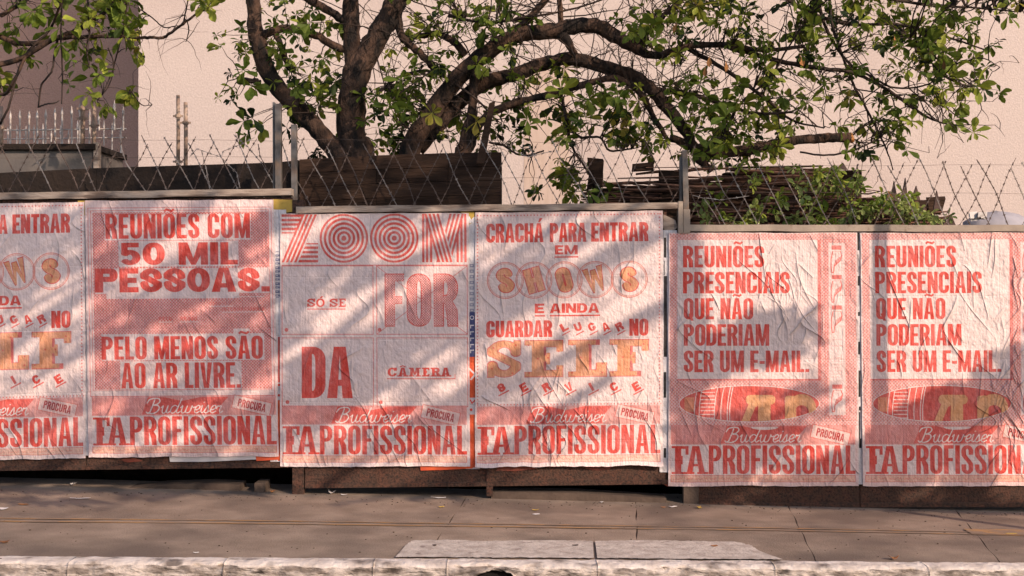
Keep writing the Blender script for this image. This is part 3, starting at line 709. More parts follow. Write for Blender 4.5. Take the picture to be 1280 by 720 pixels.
strip('cement_apron', [G(744.5, 678), G(800, 677), G(860, 678), G(920, 679), G(940, 684), G(948, 691)], [(.456, KY+.004), (.7, KY+.004), (1.0, KY+.004), (1.2, KY+.004), (1.32, KY+.004), (1.44, KY+.004)], M['cement'], .009, .009)
for k_, (dy, w) in enumerate(((0, .024), (-.085, .028))):
    c = [G(-400, 644), G(0, 648.5), G(320, 651.5), G(640, 656), G(960, 660.5), G(1190, 665), G(1340, 669), G(1800, 678)]
    strip('ochre_line', [(x, y+dy+w/2) for x, y in c], [(x, y+dy-w/2) for x, y in c], M['ochre'], .004, .0035, n=260)
strip('ochre_patch', [G(1205, 662), G(1400, 664)], [G(1215, 668), G(1400, 673)], M['ochre'], .0055, .006)
mb = MB(); 
# ------------------------------------------------------------------ buildings
wall_c = empty('building', (3, 7, 0), 'large pale pink roughcast building wall filling the background behind the tree', 'building')
mb = MB(); mb.box((-4.706, 7, 0), (16, 16, 9.0)); mb.build('wall', M['stucco'], wall_c)
mb = MB(); mb.box((-4.9, 6.85, 9.0), (16.2, 16.2, 9.25)); mb.build('roof', M['rooftile'], wall_c)
a, b = P(655, 100, 7), P(712, 300, 7)
mb = MB(); mb.box((a.x, 6.996, .5), (b.x, 7.002, a.z+.2)); mb.build('render_patch', M['patch'], wall_c)
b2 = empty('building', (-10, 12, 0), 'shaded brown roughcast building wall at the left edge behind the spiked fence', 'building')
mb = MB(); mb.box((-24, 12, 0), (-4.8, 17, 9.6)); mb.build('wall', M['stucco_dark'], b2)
mb = MB(); mb.box((-24.2, 11.85, 9.6), (-4.75, 17.2, 9.8)); mb.build('roof', M['rooftile'], b2)

# low walls behind the hoarding
def wallthing(name, label, pxs, Y, th, m, base=-.4, cap=None, rows=0, cat='wall'):
    p = [P(x, y, Y) for x, y in pxs]; root = empty(name, (p[0].x, Y, base), label, cat)
    n = len(p)-1; zmin = min(q_.z for q_ in p)
    rw = rows or 1
    for i in range(n):
        a, b = p[i], p[i+1]; m_ = max(1, int((b.x-a.x)/.9)) if rows else 1
        z_lo = a.z-.42 if rows else base
        for r_ in range(rw):
            offs = (r_ % 2)*.5/m_ if m_ > 1 else 0
            cuts = [0]+[c_ for c_ in [(k_/m_+offs) for k_ in range(1, m_+1)] if c_ < .999]+[1]
            for u0, u1 in zip(cuts[:-1], cuts[1:]):
                if u1-u0 < .02: continue
                xa = a.x+(b.x-a.x)*u0+.001; xb = a.x+(b.x-a.x)*u1-.001
                h0 = .42/rw*(rw-r_-1) if rows else 0; h1 = .42/rw*(rw-r_) if rows else None
                za = a.z+(b.z-a.z)*u0; zb = a.z+(b.z-a.z)*u1
                if rows: tA, tB, bA, bB = za-.42+h1-.0012, zb-.42+h1-.0012, za-.42+h0+.0012, zb-.42+h0+.0012
                else: tA, tB, bA, bB = za, zb, base, base
                mb = MB(); j = rnd.uniform(-.003, .003)
                mb.add([(xa, Y+j, bA), (xb, Y+j, bB), (xb, Y+j, tB), (xa, Y+j, tA), (xa, Y+th, bA), (xb, Y+th, bB), (xb, Y+th, tB), (xa, Y+th, tA)],
                       [(0, 1, 2, 3), (5, 4, 7, 6), (4, 0, 3, 7), (1, 5, 6, 2), (3, 2, 6, 7), (4, 5, 1, 0)])
                mb.build('board' if rows else 'wall_face', m, root, bevel=.003)
        if rows:
            mb = MB(); mb.box((a.x+.01, Y+.01, base), (b.x-.01, Y+th-.01, min(a.z, b.z)-.42)); mb.build('footing', m, root)
    return root
wallthing('garden_wall', 'long low dark wall behind the wire at the left', [(-300, 232), (0, 216), (120, 210), (345, 203), (374, 200)], .62, .16, M['concrete_dark'])
pl = wallthing('planter_wall', 'dark board planter wall under the tree trunks', [(374, 199), (470, 194), (560, 191), (627, 190)], .48, .1, M['board'], rows=4)
mb = MB(); a = P(627, 190, .48); b = P(374, 199, .48)
mb.box((a.x-.06, .58, -.2), (a.x-.005, 1.5, a.z-.02)); mb.box((b.x+.02, .59, 0), (a.x-.07, 1.5, a.z-.12)); mb.build('soil_fill', M['soil'], pl)
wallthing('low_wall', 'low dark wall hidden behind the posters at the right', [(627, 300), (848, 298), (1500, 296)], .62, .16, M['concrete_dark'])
gw = empty('block_wall', P(0, 222, 1.6), 'grey stained concrete block wall below the spiked fence at the left', 'wall')
def wbox(px0, py0, px1, py1, Y, th, name, m, root, bevel=.004):
    a, b = P(px0, py1, Y), P(px1, py0, Y); mb = MB(); mb.box((a.x, Y, a.z), (b.x, Y+th, b.z)); return mb.build(name, m, root, bevel=bevel)
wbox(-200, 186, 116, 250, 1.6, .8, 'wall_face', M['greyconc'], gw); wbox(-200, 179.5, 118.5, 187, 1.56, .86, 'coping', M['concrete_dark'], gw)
wbox(116.5, 178, 122.5, 250, 1.58, .08, 'corner_post', M['rail'], gw)

# spiked fence
sf = empty('spiked_fence', P(0, 210, 2.6), 'white spiked railing standing above the grey block wall', 'fence')
def spike(x, yt, yb, Y, w=1.25):
    a, b = P(x+rnd.uniform(-.5, .5), yt, Y), P(x, yb, Y); mb = MB(); r = w*(Y-CY)/F
    mb.tube([b, a-Vector((0, 0, .09)), a-Vector((0, 0, .07)), a-Vector((0, 0, .045)), a], [r, r, r*1.5, r*1.2, r*.1], 5)
    return mb.build('spike', M['spike'], sf)
for x, y in ((13, 138), (25, 137), (36, 137), (47, 137), (57, 136), (69, 134), (78, 133), (90, 132), (100, 129), (112, 136), (124, 141), (143, 125), (154, 132)):
    spike(x, y, 184 if x < 118 else 163, 2.6)
for x, y, b in ((10, 158, 182), (21, 156, 182), (33, 157, 182), (43, 156, 182), (54, 154, 182), (64, 160, 182), (76, 156, 182), (86, 162, 182), (97, 150, 182), (130, 150, 182), (130, 188, 218), (140, 153, 218), (151, 157, 214), (133, 190, 218)):
    spike(x, y, b, 2.9, 1.0)
for y, Y in ((165, 2.62), (176, 2.92)):
    a, b = P(-150, y, Y), P(158, y-4, Y); mb = MB(); mb.tube([a, b], .007, 5); mb.build('crossbar', M['spike'], sf)
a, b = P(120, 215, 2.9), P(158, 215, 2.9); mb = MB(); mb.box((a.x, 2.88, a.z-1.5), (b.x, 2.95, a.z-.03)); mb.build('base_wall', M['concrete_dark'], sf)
def ringpipe(x, yt, yb, Y, wpx, rings, label, name='pipe_post'):
    root = empty(name, P(x, yb, Y), label, 'post'); r = wpx/2*(Y-CY)/F
    mb = MB(); mb.tube([P(x, yb, Y), P(x+.4, (yt+yb)/2, Y), P(x, yt, Y)], r, 10); mb.build('pipe', M['pipe'], root, smooth=True)
    for ry in rings:
        mb = MB(); c = P(x, ry, Y); mb.tube([c-Vector((0, 0, .014)), c+Vector((0, 0, .014))], [r*1.5, r*1.5], 10); mb.box((c.x-r*2.6, Y-.008, c.z-.008), (c.x+r*2.6, Y+.008, c.z+.008)); mb.build('clamp', M['pipe'], root)
ringpipe(2, 133, 184, 2.3, 4.2, (160,), 'pale clamped pipe post at the left edge above the grey wall')
ringpipe(103, 121, 182, 2.3, 5.4, (148, 136), 'tallest clamped pipe post above the grey block wall')
ringpipe(117.5, 132, 182, 2.3, 5.0, (157,), 'shorter clamped pipe post at the corner of the grey block wall')
ringpipe(222.5, 119, 212, 2.2, 4.6, (145, 202), 'taller thin rusty pipe standing in front of the pink wall')
ringpipe(232, 128, 211, 2.2, 5.0, (153.5, 209), 'shorter thin rusty pipe standing in front of the pink wall')

# ------------------------------------------------------------------ hoarding
def rail(root, x0, y0, x1, y1, hpx, Y0, Y1, m, name='top_rail', n=24):
    mb = MB(); vs = []; fs = []; r = random.Random(int(x0))
    for i in range(n+1):
        u = i/n; t = P(x0+(x1-x0)*u, y0+(y1-y0)*u, 0); j = r.uniform(-.0022, .0022); h = hpx/180
        vs += [(t.x, Y0+j, t.z+j), (t.x, Y1, t.z+j), (t.x, Y1, t.z-h), (t.x, Y0+j, t.z-h+j*1.5)]
    for i in range(n):
        for k_ in range(4): a = i*4+k_; b = i*4+(k_+1) % 4; fs.append((a, b, b+4, a+4))
    fs.append((3, 2, 1, 0)); fs.append((n*4, n*4+1, n*4+2, n*4+3)); mb.add(vs, fs); return mb.build(name, m, root)
def hoarding(label, xs, top, bot, rail_y, rail_h, rm, cuts, botskew=0):
    root = empty('hoarding', P(xs[0], bot[0], 0), label, 'fence', 'stepped sections of the poster hoarding')
    cc = [xs[0]]+cuts+[xs[1]]
    for a_, b_ in zip(cc[:-1], cc[1:]):
        def yb(x): return bot[0]+(bot[1]-bot[0])*(x-xs[0])/(xs[1]-xs[0])
        A, B = P(a_+.5, top), P(b_-.5, top); C_, D = P(b_-.5, yb(b_)), P(a_+.5, yb(a_)); mb = MB(); j = rnd.uniform(0, .002)
        mb.add([(A.x, j, A.z), (B.x, j, B.z), (C_.x, j, C_.z), (D.x, j, D.z), (A.x, j+.02, A.z), (B.x, j+.02, B.z), (C_.x, j+.02, C_.z), (D.x, j+.02, D.z)],
               [(0, 3, 2, 1), (4, 5, 6, 7), (0, 1, 5, 4), (2, 3, 7, 6), (1, 2, 6, 5), (3, 0, 4, 7)])
        mb.build('sheet_panel', M['rust'], root)
        mb = MB(); E = P(a_+.5, yb(a_)-5); mb.add([(D.x, -.012, D.z), (C_.x, -.012, C_.z), (C_.x, -.012, C_.z+.028), (D.x, -.012, D.z+.028), (D.x, -.0005, D.z-.002), (C_.x, -.0005, C_.z-.002), (C_.x, -.0005, C_.z+.03), (D.x, -.0005, D.z+.03)],
               [(0, 1, 2, 3), (4, 7, 6, 5), (0, 4, 5, 1), (2, 6, 7, 3), (1, 5, 6, 2), (0, 3, 7, 4)]); mb.build('bottom_rail', M['rust'], root)
    rail(root, rail_y[0][0], rail_y[0][1], rail_y[1][0], rail_y[1][1], rail_h, -.03, .07, rm)
    return root
def hpost(root, x0, x1, yt, yb, m, Y0=-.008, Y1=.06, name='post'):
    a, b = P(x0, yb), P(x1, yt); mb = MB(); mb.box((a.x, Y0, a.z), (b.x, Y1, b.z)); return mb.build(name, m, root, bevel=.003)
h1 = hoarding('left section of the poster hoarding with worn grey top rail', (-330, 366), 247, (592, 584), ((-330, 246), (365, 236)), 8.5, M['rail'], [-130, 108])
h2 = hoarding('middle section of the poster hoarding, a step lower, with wooden top rail', (381, 834), 262, (610, 605), ((371, 258.5), (850, 253.5)), 8.0, M['rail'], [612])
h3 = hoarding('right section of the poster hoarding, lowest, with pale steel top rail', (873, 1700), 288, (634, 633), ((862, 281), (1700, 282)), 8.2, M['rail3'], [1075, 1290])
hpost(h1, 365.5, 380, 250, 618, M['rust'], -.01); hpost(h2, 608, 616, 575, 620, M['rust'], -.014, .05); hpost(h3, 854, 873, 290, 630, M['plinth'], -.012)
hpost(h3, 834.5, 854, 270, 600, M['board'], .004, .03, 'filler_board')
hpost(h3, 847, 853, 252, 292, M['rail3'], -.034, .07, 'upright'); hpost(h3, 853.5, 862, 262, 292, M['rail3'], -.03, .07, 'upright')
def plinth(root, pts, Y=.02, th=.2):
    for (xa, ya), (xb, yb_) in zip(pts[:-1], pts[1:]):
        A, B = P(xa, ya, Y), P(xb, yb_, Y); mb = MB()
        mb.add([(A.x, Y, -.4), (B.x, Y, -.4), (B.x, Y, B.z), (A.x, Y, A.z), (A.x, Y+th, -.4), (B.x, Y+th, -.4), (B.x, Y+th, B.z), (A.x, Y+th, A.z)], [(0, 1, 2, 3), (5, 4, 7, 6), (4, 0, 3, 7), (1, 5, 6, 2), (3, 2, 6, 7)])
        mb.build('plinth', M['plinth'], root)
plinth(h1, [(150, 611), (200, 606), (262, 604), (300, 606)], .07); plinth(h1, [(318, 604), (331, 604)], .03)
plinth(h2, [(614, 615), (720, 616), (833, 623)], .0); plinth(h3, [(960, 640), (1190, 641), (1300, 643)], .02)
for x, y, w, h in ((165, 575, 28, 6), (545, 585, 34, 7), (640, 586, 60, 9), (745, 584, 40, 8), (835, 604, 14, 12)):   # old red paint left on the sheets
    a, b = P(x-w/2, y+h/2), P(x+w/2, y-h/2); mb = MB(); n_ = 10; vs = []
    for k_ in range(n_): t = 2*pi*k_/n_; q_ = rnd.uniform(.6, 1.1); vs.append(((a.x+b.x)/2+cos(t)*(b.x-a.x)/2*q_, -.0035, (a.z+b.z)/2+sin(t)*(b.z-a.z)/2*q_))
    mb.add(vs, [tuple(range(n_))]); mb.build('paint_remnant', M['rustred'], h1 if x < 380 else h2 if x < 830 else h3)

# ------------------------------------------------------------------ posters
i50, izm, ish, iem = poster_50mil(), poster_zoom(), poster_shows(), poster_email()
sheet('poster', [(-129, 257), (106.5, 252.5), (108, 572), (-127, 577)], ish, 31, 'poster cut by the left picture edge, reading CRACHÁ PARA ENTRAR', 'poster', 'red and white pasted posters', n=24)
sheet('poster', [(107.5, 251), (342.5, 249.5), (349, 570), (112, 571.5)], i50, 32, 'poster on pink dotted ground reading REUNIÕES COM 50 MIL PESSOAS', 'poster', 'red and white pasted posters', n=30, y0=-.018, pxh=321)
sheet('poster', [(350.5, 267), (586, 266.5), (588, 583), (351, 582.5)], izm, 33, 'poster with striped ZOOM letters over four framed cells', 'poster', 'red and white pasted posters', n=26, focus=(140, 260), curl=.006)
sheet('poster', [(594, 266), (828, 263.5), (828, 581), (594, 583)], ish, 34, 'poster reading CRACHÁ PARA ENTRAR EM SHOWS, complete, between the ZOOM and e-mail posters', 'poster', 'red and white pasted posters', n=44, focus=(80, 240), wr=1.25, curl=.03, ragged=.007)
sheet('poster', [(835.5, 291), (1070.5, 291), (1072.5, 607), (835, 607)], iem, 35, 'poster reading REUNIÕES PRESENCIAIS, complete, just right of the wire fence post', 'poster', 'red and white pasted posters', n=46, focus=(150, 60), wr=1.1, y0=-.016)
sheet('poster', [(1074.5, 291), (1310, 290), (1311, 607), (1078, 607)], iem, 36, 'poster reading REUNIÕES PRESENCIAIS, cut by the right picture edge, with a thin pole shadow', 'poster', 'red and white pasted posters', n=64, focus=(190, 200), wr=1.5)
sheet('poster', [(1313, 290), (1548, 290), (1549, 607), (1314, 607)], i50, 37, 'poster beyond the right picture edge on the hoarding', 'poster', 'red and white pasted posters', n=20)
# older posters showing as narrow strips between the new ones
NAVY = np.array((.03,.045,.16)); ORR = np.array((.72,.10,.03)); WHT = np.array((.66,.60,.60)); BLK = np.array((.015,.013,.013))
def old(name, x0, x1, y0, y1, fn, seed, label, sk=0):
    cv = Canvas(x1-x0, y1-y0, 5, WHT); fn(cv, lambda x: x-x0, lambda y: y-y0); im = cv.finish(name+str(seed), seed, .12)
    return sheet('old_poster', [(x0, y0), (x1, y0), (x1+sk, y1), (x0+sk, y1)], im, seed, label, 'old poster', 'older posters showing in the gaps', 8, 60, -.004, .25, 0, None, 4, x1-x0, y1-y0, .002)
def f1(cv, o, q):
    for y in range(318, 372, 5): cv.rect(o(344.5), q(y), o(350+(y % 3)*.5), q(y+2.6+(y % 2)), NAVY, .75); cv.rect(o(345.5), q(y+1), o(347.5), q(y+1.8), WHT, .9)
    cv.rect(o(345), q(314), o(349), q(315), NAVY, .6); cv.rect(o(345), q(371), o(349), q(372.4), NAVY, .6)
    cv.rect(o(347.5), q(421), o(351), q(478), RED, .9); cv.rect(o(347.6), q(500), o(354), q(576), ORR, 1); cv.disc(o(349), q(481), 1.6, RED); cv.disc(o(349), q(494), 1.6, RED)
def f2(cv, o, q):
    for y in range(330, 388, 7): cv.rect(o(587), q(y), o(592.5), q(y+4), NAVY, .55); cv.rect(o(588.5), q(y+1.2), o(591), q(y+2.6), WHT, .8)
    cv.rect(o(584), q(390), o(598), q(446), NAVY, .95); cv.circle(o(590), q(397), 2.2, 1, WHT)
    for y in (406, 414, 422, 430, 437): cv.rect(o(588), q(y), o(592.5), q(y+1.4), WHT, .9); cv.rect(o(587.6), q(y), o(589), q(y+4.5), WHT, .85)
    cv.rect(o(584), q(446), o(600), q(584), ORR, 1); cv.line([(o(586), q(460)), (o(590), q(464)), (o(594), q(468)), (o(589), q(474))], 2.2, WHT, .9)
    cv.rect(o(584), q(497), o(600), q(518), WHT, .9); cv.line([(o(588), q(500)), (o(590), q(504)), (o(594), q(500))], 1.6, RED); cv.disc(o(589), q(512), 1.7, RED)
def f3(cv, o, q):
    for a, b, w in ((297, 322, 3.2), (326, 344, 1.2), (345, 446, 4.2), (465, 497, 3.0), (560, 572, 3)): cv.rect(o(829.5), q(a), o(829.5+w), q(b), BLK, 1)
def f4(cv, o, q):
    for a, b, w in ((291, 313, 2.6), (318, 340, 1), (345, 357, 2.6), (390, 395, 2.4), (427, 443, 2.4), (463, 496, 2.6), (508, 513, 2.4), (515, 548, 1.6), (548, 560, 3.2)): cv.rect(o(1071.2+(a-290)*.009), q(a), o(1071.2+(a-290)*.009+w), q(b), BLK, 1)
old('strip_left', 338, 358, 262, 577, f1, 51, 'old poster strip with blue print between the 50 MIL and ZOOM posters')
old('strip_mid', 582, 600, 271, 586, f2, 52, 'old poster strip, navy above and orange below, right of the ZOOM poster')
old('strip_post', 824, 846, 288, 590, f3, 53, 'old poster strip with long black bars left of the first e-mail poster')
old('strip_right', 1066, 1082, 290, 605, f4, 54, 'old poster strip with black dashes between the two e-mail posters')
old('strip_edge', 100, 116, 262, 569, lambda cv, o, q: None, 55, 'plain pale old poster strip left of the 50 MIL poster')
def scrap(pts, m, label, y=-.010, cat='paper scrap', name='paper_scrap'):
    q_ = [P(*p) for p in pts]; mb = MB(); n_ = len(q_)
    mb.add([(p.x, y+rnd.uniform(-.0015, .0015), p.z) for p in q_]+[(p.x, y+.0012, p.z) for p in q_], [tuple(reversed(range(n_))), tuple(range(n_, 2*n_))]+[(i, (i+1) % n_, n_+(i+1) % n_, n_+i) for i in range(n_)])
    o = mb.build(name, m); tag(o, label, cat); return o
M['paper'] = mat('plain_paper', (.66,.60,.58), .8, (.58,.52,.50), 14, 5, bump=.002, bscale=30); M['orangep'] = mat('orange_print_paper', (.72,.12,.04), .8, (.6,.09,.04), 14, 5)
scrap([(212, 569), (348, 567), (349, 573), (320, 574), (256, 577), (213, 577)], M['paper'], 'white paper edge hanging below the 50 MIL poster')
scrap([(320, 570), (350.5, 568), (351, 574), (321, 576)], M['orangep'], 'orange paper scrap under the right corner of the 50 MIL poster', -.0125)
scrap([(525, 580), (592, 579), (591, 585), (560, 587), (526, 588)], M['orangep'], 'orange paper edge hanging below the ZOOM poster')
scrap([(341, 249), (370.5, 250), (370.5, 264), (356, 266), (353, 270), (342, 268)], M['yellow'], 'yellow paper patch at the top between the 50 MIL and ZOOM posters', -.0045)
scrap([(98, 251), (108, 251), (108.5, 268), (103, 271), (99, 262)], M['yellow'], 'small yellow paper patch at the top corner left of the 50 MIL poster', -.0125)
scrap([(575, 264), (593, 265), (593, 277), (586, 281), (583, 272)], M['yellow'], 'yellow paper corner at the top right of the ZOOM poster', -.008)
scrap([(829, 268), (844, 275), (847, 284), (838, 292), (833, 292), (829, 284)], M['rail'], 'torn paper flap at the step beside the CRACHÁ poster', -.003)

# ------------------------------------------------------------------ barbed wire fence
wf = empty('barbed_wire_fence', P(640, 250, .16), 'woven barbed wire fence of crossing strands rising above the hoarding', 'fence')
def wire(pts, r=.0024, barbs=True, name='wire_strand', step=.052, m='wire'):
    mb = MB(); mb.tube(pts, r, 4, cap=False)
    if barbs:
        acc = rnd.uniform(0, step)
        for a, b in zip(pts[:-1], pts[1:]):
            L = (b-a).length; t = acc; d = (b-a).normalized()
            while t < L:
                c = a+d*t
                mb.tube([c-d*.007, c+d*.007], [.0056, .0056], 4)
                for _ in range(2):
                    v = Vector((rnd.uniform(-1, 1), rnd.uniform(-1, 1), rnd.uniform(-1, 1))).normalized()*.013
                    mb.tube([c-v, c+v], [.0014, .0014], 3, cap=False)
                t += step
            acc = t-L
    return mb.build(name, M[m], wf)
def topy(x): return 171 if x < 370 else (176 if x < 855 else 201)
def boty(x): return 243 if x < 368 else (258 if x < 855 else 284)
x = -120
while x < 1420:
    for sgn in (1, -1):
        xx = x+rnd.uniform(-6.5, 6.5); sk = rnd.uniform(.42, .55)*sgn
        if rnd.random() < .08: continue
        yt = topy(xx)+rnd.uniform(-4, 9); yb = boty(xx)+14; n_ = 5; pts = []
        amp = rnd.uniform(0, 2.8); ph = rnd.uniform(0, 6)
        if rnd.random() < .12: amp = 4.5
        for k_ in range(n_+1):
            yy = yt+(yb-yt)*k_/n_; pts.append(P(xx+sk*(yy-yt)-sk*40+amp*sin(k_*1.3+ph), yy, .16+.018*sgn))
        wire(pts, .0036 if sgn > 0 else .0024, m='wire' if sgn > 0 and rnd.random() < .8 else 'wired')
    x += 28.5
for y0, y1, a, b in ((172, 176, -200, 352), (174, 176, 352, 640), (177, 181, 600, 858), (208, 205, 858, 1500), (240, 243, 858, 1500), (222, 224, 600, 858), (198, 196, -200, 352)):
    pts = [P(a+(b-a)*k_/12, y0+(y1-y0)*k_/12+sin(k_*1.7)*.6, .15) for k_ in range(13)]; wire(pts, .0013, False, 'line_wire', m='wired')
for pl_ in ([(238, 195), (246, 186), (252, 188), (258, 212), (262, 236)], [(252, 188), (275, 196), (296, 216), (300, 235)], [(277, 195), (279, 189), (300, 181), (318, 172)], [(292, 168), (310, 184), (328, 205), (345, 235)], [(630, 178), (650, 192), (660, 196), (690, 189)], [(866, 244), (880, 248), (895, 270), (900, 280)], [(936, 245), (900, 250), (880, 247)]):
    wire([P(x_, y_, .13) for x_, y_ in pl_], .0028)
def fpost(x, yt, yb, w, lean=0, Y=.12, angle=False):
    a, b = P(x, yb, Y), P(x+lean, yt, Y); r = w/2/177; mb = MB()
    mb.add([(a.x-r, Y-.02, a.z), (a.x+r, Y-.02, a.z), (b.x+r, Y-.02, b.z), (b.x-r, Y-.02, b.z), (a.x-r, Y+.03, a.z), (a.x+r, Y+.03, a.z), (b.x+r, Y+.03, b.z), (b.x-r, Y+.03, b.z)], [(0, 1, 2, 3), (5, 4, 7, 6), (4, 0, 3, 7), (1, 5, 6, 2), (3, 2, 6, 7)])
    mb.build('post', M['post'], wf, bevel=.003)
fpost(348.5, 130, 262, 7.8, -.8); fpost(343, 128, 240, 2.6, -.5, .14); fpost(368, 156, 268, 6.8, -.4); fpost(858, 188, 292, 7.0, -2.5); fpost(851, 196, 270, 3, 0, .14)

# leaning plank
mb = MB(); a, b = P(600, 205, .42), P(615, 126, .42); mb.add([(a.x-.03, .40, a.z), (a.x+.03, .40, a.z), (b.x+.025, .40, b.z), (b.x-.02, .40, b.z-.02), (a.x-.03, .43, a.z), (a.x+.03, .43, a.z), (b.x+.025, .43, b.z), (b.x-.02, .43, b.z-.02)], [(0, 1, 2, 3), (5, 4, 7, 6), (4, 0, 3, 7), (1, 5, 6, 2), (3, 2, 6, 7), (0, 4, 5, 1)])
tag(mb.build('plank', M['board'], bevel=.003), 'thin dark plank leaning up beside the planter wall', 'plank')

# ------------------------------------------------------------------ leaves
def leaf_mesh(name, m, L=1.0, wd=.50, obov=.62, fold=.16, droop=.18):
    us = [0, .18, .42, obov+.05, .86, 1.0]; ws = [.02, .22, .62, 1.0, .72, .03]; vs = []; fs = []
    for u, w in zip(us, ws):
        z = -droop*u*u; vs += [(-w*wd/2, u*L, z+fold*w*wd), (0, u*L, z), (w*wd/2, u*L, z+fold*w*wd)]
    for i in range(len(us)-1):
        a = i*3; fs += [(a, a+1, a+4, a+3), (a+1, a+2, a+5, a+4)]
    me = bpy.data.meshes.new(name); me.from_pydata(vs, [], fs); me.materials.append(m); return me
LM = {k_: leaf_mesh('leaf', M[k_]) for k_ in ('leaf', 'leafy', 'leafd', 'vine')}
LV = {k_: ([Vector(v.co) for v in LM[k_].vertices], [tuple(p.vertices) for p in LM[k_].polygons]) for k_ in LM}
def leafM(pos, direc, size, roll):
    d = direc.normalized(); up = Vector((0, 0, 1)); x = d.cross(up)
    if x.length < 1e-3: x = Vector((1, 0, 0))
    x.normalize(); z = x.cross(d); R_ = Matrix((x, d, z)).transposed().to_4x4()
    return Matrix.Translation(pos) @ R_ @ Matrix.Rotation(roll, 4, 'Y') @ Matrix.Diagonal((size, size, size, 1))
class Leaves:
    def __init__(s): s.l = []
    def rosette(s, pos, axis, n, size, mk='leaf', spread=1.0):
        axis = axis.normalized(); a = axis.orthogonal().normalized(); b = axis.cross(a); ph = rnd.uniform(0, 6.28)
        for k_ in range(n):
            t = ph+k_*2.4+rnd.uniform(-.3, .3); el = rnd.uniform(.1, 1.0)
            d = axis*el+(a*cos(t)+b*sin(t))*spread; d.z -= rnd.uniform(0, .5)
            s.l.append((leafM(pos-axis*rnd.uniform(0, size*.5), d, size*rnd.uniform(.5, 1.15), rnd.uniform(-1.1, 1.1)), mk, size))
    def build(s, root, cap=290, names=('leaf', 'foliage')):
        def key(e):
            p = e[0].translation; d = p.y-CY; px = 640+p.x/d*F; py = 360-(p.z-CZ)/d*F
            return -(e[2]/d*(1 if 0 < px < 1280 and 0 < py < 300 else .01))*rnd.uniform(.7, 1.3)
        L = sorted(s.l, key=key); off = Matrix.Translation(-Vector(root.location))
        for Mx, mk, _ in L[:cap]:
            o = bpy.data.objects.new(names[0], LM[mk]); link(o, root); o.matrix_local = off @ Mx
        for mk in LM:
            v = []; f = []
            for Mx, k_, _ in L[cap:]:
                if k_ != mk: continue
                n_ = len(v); v += [tuple(Mx @ q_) for q_ in LV[mk][0]]; f += [tuple(i+n_ for i in g_) for g_ in LV[mk][1]]
            if v:
                mb = MB(); mb.v = v; mb.f = f; o = mb.build(names[1], M[mk], root); o['kind'] = 'stuff'

# ------------------------------------------------------------------ main tree
TY = 1.0
tree = empty('tree', P(470, 205, TY), 'gnarled many stemmed tree with spreading limbs growing out of the dark planter', 'tree')
nodes = []
def limb(pts, name='branch', root=tree, Y=TY, n=5, m='bark', sides=10, jit=.10, keep=True, store=nodes):
    """pts: (px, py, radius px, depth offset)"""
    q_ = smooth_path([(p[0], p[1], p[2], (p[3] if len(p) > 3 else 0)) for p in pts], n)
    q_ = [(p[0], p[1], p[2]*(.92 if name == 'trunk' else 1), p[3]) for p in q_]
    w = [P(p[0]+rnd.uniform(-.6, .6)*min(3, p[2])*.5, p[1]+rnd.uniform(-.6, .6)*min(3, p[2])*.5, Y+p[3]) for p in q_]; r = [max(.4, p[2])*(Y+p[3]-CY)/F for p in q_]
    mb = MB(); mb.tube(w, r, sides, jit=jit); o = mb.build(name, M[m], root, smooth=True)
    if keep: store.extend(w[2:])
    return o
limb([(440, 330, 26), (436, 215, 21), (418, 186, 14), (393, 157, 12.5), (365, 128, 12), (340, 98, 12), (325, 62, 11.5), (318, 20, 10), (317, -30, 9), (330, -90, 8), (335, -150, 5)], 'trunk')
limb([(455, 330, 26), (452, 210, 22), (441, 170, 19.5), (439, 130, 18.5), (445, 96, 17), (462, 62, 15.5), (482, 28, 15), (500, -5, 14.5), (530, -60, 12), (560, -120, 9), (585, -180, 5)], 'trunk')
limb([(441, 105, 13), (441, 65, 11), (438, 25, 10.5), (436, -20, 10), (420, -80, 8), (410, -140, 4.5)], 'branch')
limb([(520, 330, 20), (512, 215, 17), (516, 180, 14), (533, 152, 13), (556, 118, 12), (585, 84, 12), (620, 58, 11), (652, 42, 10.5), (688, 39, 10.5), (722, 32, 10.5), (748, 34, 10.5), (772, 47, 9.5), (798, 62, 7), (820, 70, 5), (860, 58, 4.4), (905, 56, 4), (950, 62, 3.2), (1005, 58, 2.4)], 'trunk')
limb([(520, 185, 12, .1), (545, 158, 10, .1), (572, 128, 9.5, .1), (605, 104, 9, .1), (640, 94, 8.5, .1), (680, 80, 8.5, .1), (715, 74, 8.5, .1), (752, 84, 8.5, .1), (790, 94, 8.5, .1), (815, 112, 8), (838, 140, 7.5), (858, 166, 7), (872, 195, 6), (890, 215, 4)], 'branch')
limb([(575, 205, 7), (592, 172, 5.5), (606, 146, 5), (640, 130, 4.8), (690, 117, 4.5), (735, 104, 4.3), (770, 98, 4.3), (800, 116, 4), (815, 142, 3.4), (835, 175, 2.6)], 'branch')
limb([(560, 330, 12), (572, 210, 9), (580, 180, 8), (590, 140, 6.5), (592, 100, 5.5), (588, 70, 4)], 'trunk')
limb([(328, 44, 6), (352, 36, 5), (385, 40, 5), (410, 52, 4.8), (436, 66, 4.8)], 'branch')
limb([(342, 38, 3.5), (352, 58, 4), (358, 78, 3.4), (364, 90, 2)], 'branch')
limb([(326, 104, 4.5), (316, 101, 3.4), (306, 100, 3), (300, 96, 1.4)], 'branch')
limb([(372, -10, 5), (395, 4, 5), (415, 16, 5), (436, 30, 6)], 'branch')
limb([(497, 20, 5), (502, 45, 5), (520, 62, 4.6), (536, 78, 4.6), (548, 92, 4)], 'branch')
limb([(525, 45, 3.5), (545, 42, 4), (568, 52, 4.6), (582, 68, 5)], 'branch')
limb([(700, 42, 8), (712, 55, 5.5), (718, 68, 4.5)], 'branch')
